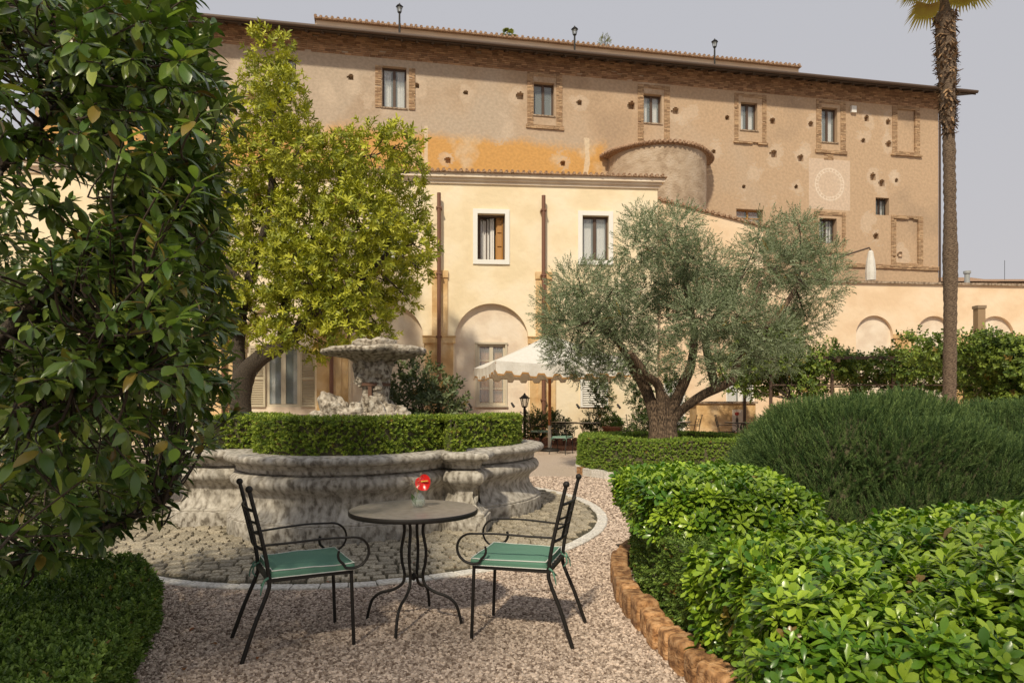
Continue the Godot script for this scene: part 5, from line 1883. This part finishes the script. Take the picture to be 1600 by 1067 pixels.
# ---------- furniture ----------
func make_chair(called: String, label: String, at: Vector3, turn: float, m: Material, group: String, cushion := true) -> Node3D:
	# wrought iron armchair, front towards +Z
	var c := thing(called, label, "chair", at, turn, group)
	var r := 0.0105
	for x in [-1, 1]:
		put("front_leg", rod([Vector3(x * 0.225, 0, 0.25), Vector3(x * 0.225, 0.43, 0.235)], r, -1.0, 8), m, c)
		var s := ST()
		tube(s, spline([Vector3(x * 0.235, 0, -0.36), Vector3(x * 0.222, 0.2, -0.29), Vector3(x * 0.215, 0.36, -0.225), Vector3(x * 0.215, 0.43, -0.215), Vector3(x * 0.215, 0.6, -0.24), Vector3(x * 0.215, 0.92, -0.315)], 5), r * 1.15, r * 1.05, 8)
		put("rear_leg", done(s), m, c)
		s = ST()
		for v in ball_tris(Vector3(x * 0.215, 0.935, -0.318), Vector3.ONE * 0.0195, 14, 9, 1.0, 0.0, 1.0):
			s.add_vertex(v)
		put("finial", done(s), m, c)
		# arm: thin strip running forward, rolling over and back to the seat corner
		var pts := [Vector3(x * 0.217, 0.625, -0.245), Vector3(x * 0.245, 0.632, -0.1), Vector3(x * 0.26, 0.64, 0.08), Vector3(x * 0.262, 0.635, 0.22)]
		for k in 9:
			var a := lerpf(PI / 2, -PI * 0.62, k / 8.0)
			pts.append(Vector3(x * (0.262 - 0.002 * k), 0.545 + 0.09 * sin(a), 0.235 + 0.095 * cos(a)))
		for k in 4:
			var a := lerpf(-PI * 0.72, -PI * 1.12, k / 3.0)
			pts.append(Vector3(x * 0.242, 0.535 + 0.068 * sin(a), 0.24 + 0.085 * cos(a)))
		s = ST()
		tube(s, spline(pts, 4), 0.0065, 0.006, 7, 0.0, 1.5)
		put("arm", done(s), m, c)
	var s := ST()
	for z in [-0.215, 0.235]:
		box(s, Vector3(-0.225, 0.42, z - 0.011), Vector3(0.225, 0.438, z + 0.011))
	for x in [-0.215, 0.215]:
		box(s, Vector3(x - 0.011, 0.421, -0.204), Vector3(x + 0.011, 0.437, 0.224))
	for k in 5:
		var x := -0.14 + k * 0.07
		box(s, Vector3(x - 0.009, 0.424, -0.204), Vector3(x + 0.009, 0.43, 0.224))
	put("seat_frame", done(s), m, c)
	# back lattice, bowed slightly
	var bow := func(x: float, y: float) -> Vector3: return Vector3(x, y, -0.24 - (y - 0.6) * 0.235 - 0.03 * (1.0 - pow(x / 0.215, 2)))
	s = ST()
	for y in [0.6, 0.815]:
		var p := []
		for k in 9:
			p.append(bow.call(lerpf(-0.212, 0.212, k / 8.0), y))
		tube(s, p, 0.009, 0.009, 6)
	put("back_rail", done(s), m, c)
	s = ST()
	for x in [-0.075, 0.075]:
		tube(s, [bow.call(x, 0.6), bow.call(x, 0.71), bow.call(x, 0.815)], 0.0072, 0.0072, 6)
	for k in [[0.745, -0.212, 0.075], [0.672, -0.075, 0.212], [0.73, 0.075, 0.212], [0.685, -0.212, -0.075]]:
		tube(s, [bow.call(k[1], k[0]), bow.call((k[1] + k[2]) * 0.5, k[0]), bow.call(k[2], k[0])], 0.0066, 0.0066, 6)
	put("back_lattice", done(s), m, c)
	if cushion:
		var t := PackedVector3Array()
		var n := 12
		var up := func(u: float, v: float) -> Vector3:
			var w := lerpf(0.222, 0.235, v)
			var dome := (1.0 - pow(absf(u * 2.0 - 1.0), 4)) * (1.0 - pow(absf(v * 2.0 - 1.0), 4))
			return Vector3(lerpf(-w, w, u), 0.483 + 0.014 * dome + 0.007 * wobble.get_noise_2d(u * 55.0 + at.x * 50.0, v * 55.0), lerpf(-0.2, 0.25, v))
		s = ST()
		s.set_smooth_group(1)
		for i in n:
			for j in n:
				quad(s, up.call(float(i) / n, float(j) / n), up.call((i + 1.0) / n, float(j) / n), up.call((i + 1.0) / n, (j + 1.0) / n), up.call(float(i) / n, (j + 1.0) / n))
		var rim := []
		for k in 4 * n:
			var q := k % n
			var f := float(q) / n
			rim.append(up.call(f, 0.0) if k < n else up.call(1.0, f) if k < 2 * n else up.call(1.0 - f, 1.0) if k < 3 * n else up.call(0.0, 1.0 - f))
		for k in rim.size():
			var a: Vector3 = rim[k]
			var b: Vector3 = rim[(k + 1) % rim.size()]
			var mid := Vector3(1.012, 1, 1.012)
			var am := Vector3(a.x * 1.012, 0.462, (a.z - 0.02) * 1.012 + 0.02)
			var bm := Vector3(b.x * 1.012, 0.462, (b.z - 0.02) * 1.012 + 0.02)
			quad(s, b, a, am, bm)
			quad(s, bm, am, Vector3(a.x, 0.441, a.z), Vector3(b.x, 0.441, b.z))
		var cu := put("cushion", done(s), M.cushion, c)
		for y in [0.0, -0.04]:
			s = ST()
			var p := []
			for k in rim.size() + 1:
				var a: Vector3 = rim[k % rim.size()]
				p.append(Vector3(a.x, a.y + y, a.z) if y == 0.0 else Vector3(a.x * 1.003, 0.444, a.z * 1.003))
			tube(s, p, 0.0034, 0.0034, 5)
			put("piping", done(s), M.piping, cu)
		for x in [-1, 1]:
			s = ST()
			tube(s, spline([Vector3(x * 0.205, 0.455, -0.2), Vector3(x * 0.23, 0.44, -0.235), Vector3(x * 0.205, 0.425, -0.24), Vector3(x * 0.2, 0.445, -0.21)], 4), 0.007, 0.007, 5)
			tube(s, spline([Vector3(x * 0.22, 0.43, -0.24), Vector3(x * 0.235, 0.4, -0.255), Vector3(x * 0.23, 0.36, -0.262)], 4), 0.007, 0.004, 4)
			tube(s, spline([Vector3(x * 0.21, 0.43, -0.235), Vector3(x * 0.17, 0.4, -0.25), Vector3(x * 0.12, 0.385, -0.24)], 4), 0.006, 0.004, 4)
			put("tie", done(s), M.cushion, cu)
	return c


func make_table(called: String, label: String, at: Vector3, turn: float, radius: float, m: Material, tm: Material, group: String) -> Node3D:
	var t := thing(called, label, "table", at, turn, group)
	put("table_top", lathe_mesh([Vector2(0, 0.7), Vector2(radius - 0.006, 0.7), Vector2(radius - 0.006, 0.7245), Vector2(radius - 0.008, 0.725), Vector2(0, 0.725)], 64), tm, t)
	put("table_rim", lathe_mesh([Vector2(radius - 0.012, 0.694), Vector2(radius - 0.003, 0.695), Vector2(radius, 0.7), Vector2(radius, 0.717), Vector2(radius - 0.003, 0.7225), Vector2(radius - 0.0055, 0.724)], 64), m, t)
	for k in 4:
		var a := k * PI / 2
		var o := Vector3(cos(a), 0, sin(a))
		var p := []
		for q in [[0.2, 0.697], [0.13, 0.685], [0.075, 0.64], [0.062, 0.58], [0.082, 0.47], [0.078, 0.38], [0.062, 0.31], [0.075, 0.245], [0.14, 0.2], [0.225, 0.175], [0.28, 0.13], [0.305, 0.06], [0.318, 0.0]]:
			p.append(o * q[0] + Vector3(0, q[1], 0))
		put("leg", rod(spline(p, 4), 0.0105, 0.0095, 8), m, t)
	var s := ST()
	for y in [0.29, 0.655]:
		for k in 2:
			var a := k * PI / 2
			var o := Vector3(cos(a), 0, sin(a)) * 0.07
			tube(s, [Vector3(0, y, 0) - o, Vector3(0, y, 0) + o], 0.007, 0.007, 6)
	for v in ball_tris(Vector3(0, 0.29, 0), Vector3(0.016, 0.026, 0.016), 10, 8, 1.0, 0.0, 1.0):
		s.add_vertex(v)
	put("cross_brace", done(s), m, t)
	return t


func make_vase() -> void:
	var at := Vector3(-0.61, 0.7255, -4.44)
	var v := thing("glass_vase", "small round clear glass bud vase on the iron cafe table", "vase", at)
	var g := mat(Color(0.93, 0.97, 0.95, 0.1), 0.03)
	g.transparency = BaseMaterial3D.TRANSPARENCY_ALPHA
	put("bowl", lathe_mesh([Vector2(0, 0.0015), Vector2(0.03, 0.0015), Vector2(0.042, 0.014), Vector2(0.047, 0.034), Vector2(0.044, 0.055), Vector2(0.034, 0.074), Vector2(0.024, 0.084), Vector2(0.023, 0.09), Vector2(0.0255, 0.096)], 36), g, v)
	var w := mat(lin(0.30, 0.36, 0.26), 0.05)
	w.albedo_color.a = 0.35
	w.transparency = BaseMaterial3D.TRANSPARENCY_ALPHA
	put("water", lathe_mesh([Vector2(0, 0.005), Vector2(0.029, 0.005), Vector2(0.04, 0.015), Vector2(0.0445, 0.034), Vector2(0.0425, 0.048), Vector2(0, 0.048)], 30), w, v)
	var f := thing("anthurium_flower", "red heart shaped anthurium with yellow spadix in the glass vase", "flower", at + Vector3(0, 0.012, 0))
	put("stem", rod(spline([Vector3(-0.02, 0.0, 0), Vector3(-0.008, 0.06, 0), Vector3(0.012, 0.12, 0), Vector3(0.03, 0.155, -0.008)], 4), 0.0028, -1.0, 6), mat(lin(0.08, 0.13, 0.03), 0.5), f)
	var s := ST()
	s.set_smooth_group(1)
	var c := Vector3(0.032, 0.148, 0.004)
	var b := Basis(Vector3.UP, -0.25) * Basis(Vector3.RIGHT, -0.25)
	var n := 30
	var ring := []
	var midr := []
	for k in n:
		var a := TAU * k / n
		var r := 0.053 * (1.0 - 0.22 * exp(-pow((fposmod(a - 2.2 + PI, TAU) - PI) / 0.35, 2)) + 0.14 * exp(-pow((fposmod(a - 5.3 + PI, TAU) - PI) / 0.4, 2)))
		ring.append(c + b * Vector3(cos(a) * r, sin(a) * r, 0.006))
		midr.append(c + b * Vector3(cos(a) * r * 0.55, sin(a) * r * 0.55, 0.004 * sin(a * 3.0)))
	for k in n:
		var j := (k + 1) % n
		tri(s, c, midr[k], midr[j])
		quad(s, midr[k], ring[k], ring[j], midr[j])
	put("spathe", done(s), mat(lin(0.62, 0.016, 0.014), 0.28), f)
	put("spadix", rod([c + b * Vector3(-0.012, 0.004, 0.004), c + b * Vector3(0.012, 0.006, 0.014), c + b * Vector3(0.04, 0.008, 0.02)], 0.0045, 0.0035, 8), mat(lin(0.75, 0.5, 0.08), 0.5), f)
	s = ST()
	for k in 9:
		var e := Vector3(rf(-0.06, 0.02), rf(0.11, 0.2), rf(-0.02, 0.02))
		tube(s, spline([Vector3(-0.006, 0.075, 0), e * Vector3(0.5, 0.75, 1), e], 3), 0.0012, 0.0007, 4)
		for q in 5:
			leaf(s, 0.012, 0.006, aim(rv(), rf(0, TAU), e + rv() * 0.008))
	put("dried_sprig", done(s), mat(lin(0.34, 0.27, 0.16), 0.9), f)
	s = ST()
	leaf(s, 0.075, 0.03, leaf_aim(Vector3(-0.4, 1, 0.3), Vector3(0, 0, 1), Vector3(-0.012, 0.01, 0.022)))
	put("leaf", done(s), mat(lin(0.04, 0.075, 0.02), 0.5), f)


func make_parasol(at: Vector3, label: String, half: float, turn: float) -> void:
	var p := thing("parasol", label, "parasol", at, turn)
	put("pole", rod([Vector3(0, 0.75, 0), Vector3(0, 3.3, 0)], 0.045, -1.0, 12), M.pole_wood, p)
	put("pole_sleeve", rod([Vector3(0, 0.0, 0), Vector3(0, 0.75, 0)], 0.055, -1.0, 12), mat(lin(0.62, 0.57, 0.48), 0.7), p)
	put("base", lathe_mesh([Vector2(0, 0), Vector2(0.28, 0), Vector2(0.28, 0.06), Vector2(0.08, 0.1), Vector2(0, 0.1)], 24), M.iron, p)
	var s := ST()
	var c := [Vector3(-half, 2.5, half), Vector3(half, 2.5, half), Vector3(half, 2.5, -half), Vector3(-half, 2.5, -half)]
	var apex := Vector3(0, 3.4, 0)
	s.set_smooth_group(1)
	for k in 4:
		var a: Vector3 = c[k]
		var b: Vector3 = c[(k + 1) % 4]
		var n := 8
		for i in n:
			for j in n:
				var g := func(u: float, v: float) -> Vector3:
					var q := a.lerp(b, u).lerp(apex, v)
					q.y -= 0.09 * sin(PI * u) * (1.0 - v) + 0.08 * sin(PI * v) * 0.6
					return q
				quad(s, g.call(float(i) / n, (j + 1.0) / n), g.call((i + 1.0) / n, (j + 1.0) / n), g.call((i + 1.0) / n, float(j) / n), g.call(float(i) / n, float(j) / n))
		s.set_smooth_group(k + 2)
	put("canopy", done(s), M.canvas, p)
	for k in 4:
		var a: Vector3 = c[k]
		var b: Vector3 = c[(k + 1) % 4]
		var out := (a + b - Vector3(0, 5.0, 0)).normalized()
		s = ST()
		var bs := ST()
		var lobes := 9
		var n := lobes * 8
		for i in n:
			var u := float(i) / n
			var v := float(i + 1) / n
			var pa := a.lerp(b, u) - Vector3(0, 0.09 * sin(PI * u), 0)
			var pb := a.lerp(b, v) - Vector3(0, 0.09 * sin(PI * v), 0)
			var da := 0.27 + (0.09 if sin(u * lobes * TAU) > 0.0 else 0.0)
			var db := 0.27 + (0.09 if sin(v * lobes * TAU - 0.01) > 0.0 else 0.0)
			var wav := out * 0.02
			quad(s, pa, pb, pb - Vector3(0, db, 0) + wav * sin(v * 40.0), pa - Vector3(0, da, 0) + wav * sin(u * 40.0))
			var o2 := out * 0.004
			quad(bs, pa - Vector3(0, da - 0.03, 0) + wav * sin(u * 40.0) + o2, pb - Vector3(0, db - 0.03, 0) + wav * sin(v * 40.0) + o2, pb - Vector3(0, db + 0.015, 0) + wav * sin(v * 40.0) + o2, pa - Vector3(0, da + 0.015, 0) + wav * sin(u * 40.0) + o2)
		var vl := put("valance", done(s), M.canvas, p)
		put("braid", done(bs), M.braid, vl)
		put("rib", rod([Vector3(0, 3.0, 0), a - Vector3(0, 0.06, 0)], 0.016, -1.0, 5), M.pole_wood, p)


func make_lantern(called: String, label: String, at: Vector3, h: float, group: String, scale := 1.0) -> void:
	var l := thing(called, label, "lamp", at, 0.0, group)
	var s := ST()
	tube(s, [Vector3(0, 0, 0), Vector3(0, h - 0.3 * scale, 0)], 0.035 * scale, 0.028 * scale, 8)
	lathe(s, [Vector2(0, 0), Vector2(0.09, 0), Vector2(0.09, 0.05), Vector2(0.04, 0.1)], 12)
	put("post", done(s), M.iron, l)
	s = ST()
	var y := h - 0.3 * scale
	lathe(s, [Vector2(0.0, y), Vector2(0.05 * scale, y), Vector2(0.06 * scale, y + 0.03 * scale), Vector2(0.0, y + 0.03 * scale)], 6, Vector3.ZERO, false)
	for k in 6:
		var a := TAU * k / 6
		tube(s, [Vector3(cos(a) * 0.055 * scale, y + 0.02 * scale, sin(a) * 0.055 * scale), Vector3(cos(a) * 0.09 * scale, y + 0.19 * scale, sin(a) * 0.09 * scale)], 0.008 * scale, 0.008 * scale, 4)
	put("cage", done(s), M.iron, l)
	put("glass", lathe_mesh([Vector2(0.05 * scale, y + 0.03 * scale), Vector2(0.084 * scale, y + 0.188 * scale)], 6, false), M.lamp_glass, l)
	put("hood", lathe_mesh([Vector2(0.115 * scale, y + 0.19 * scale), Vector2(0.12 * scale, y + 0.2 * scale), Vector2(0.05 * scale, y + 0.26 * scale), Vector2(0.025 * scale, y + 0.28 * scale), Vector2(0.02 * scale, y + 0.3 * scale), Vector2(0, y + 0.32 * scale)], 6, false), M.iron, l)


func make_objects() -> void:
	# table set in the foreground
	var tg := "cafe tables"
	make_table("cafe_table", "round dark metal cafe table on the gravel with a red flower on it", Vector3(-0.63, 0, -4.37), -0.2, 0.41, M.iron, M.table_top, tg)
	var a := make_chair("iron_chair", "black iron armchair with green cushion whose cushion ties hang loose, facing the fountain", Vector3(-1.24, 0.0, -4.02), 0.0, M.iron, "cafe chairs")
	a.rotation.y = atan2(0.88, -0.47)
	var b := make_chair("iron_chair", "black iron armchair with green cushion facing the round table from the hedge bed side", Vector3(0.06, 0.0, -4.2), 0.0, M.iron, "cafe chairs")
	b.rotation.y = atan2(-0.965, -0.26)
	make_vase()
	# terrace beyond
	make_parasol(Vector3(1.1, 0.0, -19.9), "white square parasol with scalloped tan trimmed valance above the terrace tables", 1.95, 0.2)
	var far := [
		[Vector3(1.382, 0.001, -18.900), 2.7, "iron chair with light green cushion out on the gravel beside the parasol pole", M.iron, true],
		[Vector3(0.869, 0.049, -20.600), 0.6, "dark iron chair behind the parasol pole before the round bush", M.iron, true],
		[Vector3(3.644, 0.428, -21.600), 0.5, "iron chair standing empty between the two wall climbers", M.iron, false],
		[Vector3(5.524, 0.407, -21.200), -2.2, "iron chair turned away behind the olive trunk", M.iron, false],
		[Vector3(6.593, 0.416, -21.000), 1.2, "iron chair in front of the ochre bar counter", M.iron, false],
		[Vector3(7.510, 0.407, -21.200), -1.5, "iron chair at the bar table half hidden by the rosemary", M.iron, false],
	]
	for f in far:
		var p: Vector3 = f[0]
		p.y = 0.09 if p.z < -20.2 else 0.0
		make_chair("iron_chair", f[2], p, f[1], f[3], "cafe chairs", f[4])
	for f in [[Vector3(2.220, 0.049, -20.600), "round terrace table right of the chair with the light green cushion", M.table_top], [Vector3(1.604, -0.004, -21.400), "round table behind the chair with the light green cushion", M.table_top], [Vector3(5.223, 0.287, -21.600), "round dark table seen beside the olive trunk", M.table_top], [Vector3(7.007, 0.318, -21.000), "round dark table standing before the bar counter", M.table_top]]:
		var p: Vector3 = f[0]
		p.y = 0.09
		make_table("cafe_table", f[1], p, rf(0, 1), 0.45, M.iron, f[2], tg)
	var fl := thing("table_flower", "small red flower in a bottle on the table by the bar", "flower", Vector3(6.928, 0.731, -21.000))
	fl.position.y = 0.816
	put("bottle", lathe_mesh([Vector2(0, 0), Vector2(0.04, 0), Vector2(0.04, 0.1), Vector2(0.015, 0.15), Vector2(0.015, 0.2)], 10), M.dark_wood, fl)
	put("bloom", tris_mesh(ball_tris(Vector3(0, 0.26, 0), Vector3(0.06, 0.05, 0.05), 8, 6, 1.0, 0.4, 3.0)), mat(lin(0.4, 0.05, 0.03), 0.7), fl)
	# ochre bar counter
	var bar := thing("bar_counter", "ochre plastered bar counter with a thin slab top behind the olive", "counter", Vector3(7.096, 0.277, -22.600), deg_to_rad(4))
	bar.position.y = 0.09
	put("body", box_mesh(Vector3(-1.0, 0, -0.7), Vector3(1.0, 1.3, 0)), M.pier, bar)
	put("top", box_mesh(Vector3(-1.06, 1.301, -0.76), Vector3(1.06, 1.37, 0.06)), M.coping, bar)
	put("hatch", box_mesh(Vector3(0.2, 0.35, 0.001), Vector3(0.62, 1.1, 0.03)), M.panel, bar)
	# lamps
	make_lantern("garden_lantern", "slim black lantern post by the eight pane window", Vector3(0.41, 0.09, -22.2), 1.62, "garden lanterns", 1.5)
	make_lantern("garden_lantern", "black lantern post in front of the downpipe left of the arch", Vector3(-2.33, 0.0, -21.6), 1.92, "garden lanterns", 1.5)
	for r in [[Vector3(-4.948, 17.764, -30.000), "roof lantern nearest the attic end"], [Vector3(2.847, 17.321, -31.000), "roof lantern beside the cypress tip"], [Vector3(9.685, 17.593, -32.600), "roof lantern nearest the tall palm"]]:
		var p: Vector3 = r[0]
		make_lantern("roof_lantern", "black post " + r[1] + ", standing on the roof edge", p - Vector3(0, 0.35, 0), 1.55, "roof lanterns", 1.4)
	# pots and edging by the wall
	var pot := thing("terracotta_pot", "large terracotta pot at the foot of the wall climber", "pot", Vector3(3.208, 0.481, -21.800))
	pot.position.y = 0.09
	put("body", lathe_mesh([Vector2(0, 0), Vector2(0.2, 0), Vector2(0.3, 0.5), Vector2(0.33, 0.52), Vector2(0.33, 0.58), Vector2(0.27, 0.58), Vector2(0.26, 0.5), Vector2(0, 0.48)], 20), M.pot, pot)
	var pp := thing("potted_plant", "low green plant growing in the terracotta pot", "plant", pot.position + Vector3(0, 0.5, 0))
	clumps_to(pp, [[Vector3(0, 0.15, 0), 0.24], [Vector3(0.12, 0.1, 0), 0.18]], [Vector3.ZERO], [sprig(8, 0.1, 0.09, 0.05, 1.1)], M.soft_leaf, 1300.0, Color(0.06, 0.12, 0.02), Color(0.2, 0.28, 0.05), 1.0, 0.6, 0.01)
	var ed := thing("brick_edging", "low scalloped row of red bricks along the terrace bed", "edging", Vector3(1.0, 0.09, -21.4))
	for k in 16:
		put("brick", lathe_mesh([Vector2(0.115, 0), Vector2(0.12, 0.14), Vector2(0.1, 0.2), Vector2(0.05, 0.23), Vector2(0, 0.24)], 10), M.terracotta, ed, Transform3D(Basis(), Vector3(-1.6 + k * 0.235, 0, rf(-0.02, 0.02))))
	# small garden spotlights on the wing
	for w in [[Vector3(-1.438, 1.289, -23.600), "between the arch edge and the eight pane window"], [Vector3(0.022, 1.311, -23.800), "right of the eight pane window"], [Vector3(2.294, 1.265, -24.000), "left of the louvred window"], [Vector3(3.727, 1.264, -24.100), "between the two wall climbers"]]:
		var sp := thing("wall_spotlight", "tiny wall spotlight bracket " + w[1], "lamp", w[0], 0.0, "wall spotlights")
		put("arm", rod([Vector3(0, 0, -0.1), Vector3(0.0, 0.03, 0.25)], 0.015, -1.0, 5), M.iron, sp)
		put("head", rod([Vector3(-0.04, 0.1, 0.22), Vector3(0.05, -0.04, 0.3)], 0.035, 0.045, 8), M.iron, sp)
	# closed parasol on the upper terrace
	var cp := thing("closed_parasol", "closed white cantilever parasol hanging from its arm on the upper terrace", "parasol", Vector3(15.037, 6.493, -28.600))
	put("furled_canopy", lathe_mesh([Vector2(0.0, 0.1), Vector2(0.2, 0.05), Vector2(0.21, 0.4), Vector2(0.17, 0.85), Vector2(0.13, 1.05), Vector2(0.1, 1.25), Vector2(0.02, 1.32)], 9, false), M.canvas, cp)
	put("arm", rod([Vector3(0, 1.3, 0), Vector3(-0.05, 1.42, 0), Vector3(-1.6, 0.95, -0.2)], 0.035), M.gutter, cp)
	put("mast", rod([Vector3(-1.6, -1.0, -0.2), Vector3(-1.6, 1.1, -0.2)], 0.05), M.gutter, cp)
	# fallen leaves
	for k in [[Vector3(-1.706, 0.0, -3.548), "fallen reddish leaf on the gravel nearest the corner hedge", 1.0], [Vector3(-1.958, 0.0, -4.220), "fallen brown leaf on the gravel left of the armchair", 1.0], [Vector3(-1.702, 0.0, -3.931), "small curled brown leaf on the gravel behind the armchair", 1.0]]:
		drop_leaf(k[0], k[1], k[2])
	for k in 12:
		drop_leaf(Vector3(rf(-1.5, 0.7), 0, rf(-6.2, -3.2)), "tiny dry brown leaf lying on the gravel or setts", rf(0.4, 0.7))


func drop_leaf(at: Vector3, label: String, size: float) -> void:
	var o := put(numbered("fallen_leaf"), single_leaf(0.05, 0.026, 0.5, 0.3), mat(lin(0.26, 0.07 + rf(0.0, 0.06), 0.025), 0.8), self, Transform3D((Basis(Vector3.UP, rf(0, TAU)) * Basis(Vector3.RIGHT, -1.4)).scaled(Vector3.ONE * size), at + Vector3(0, 0.012 if not in_ring(at.x, at.z) else 0.042, 0)))
	tag(o, label, "leaf", "fallen leaves")
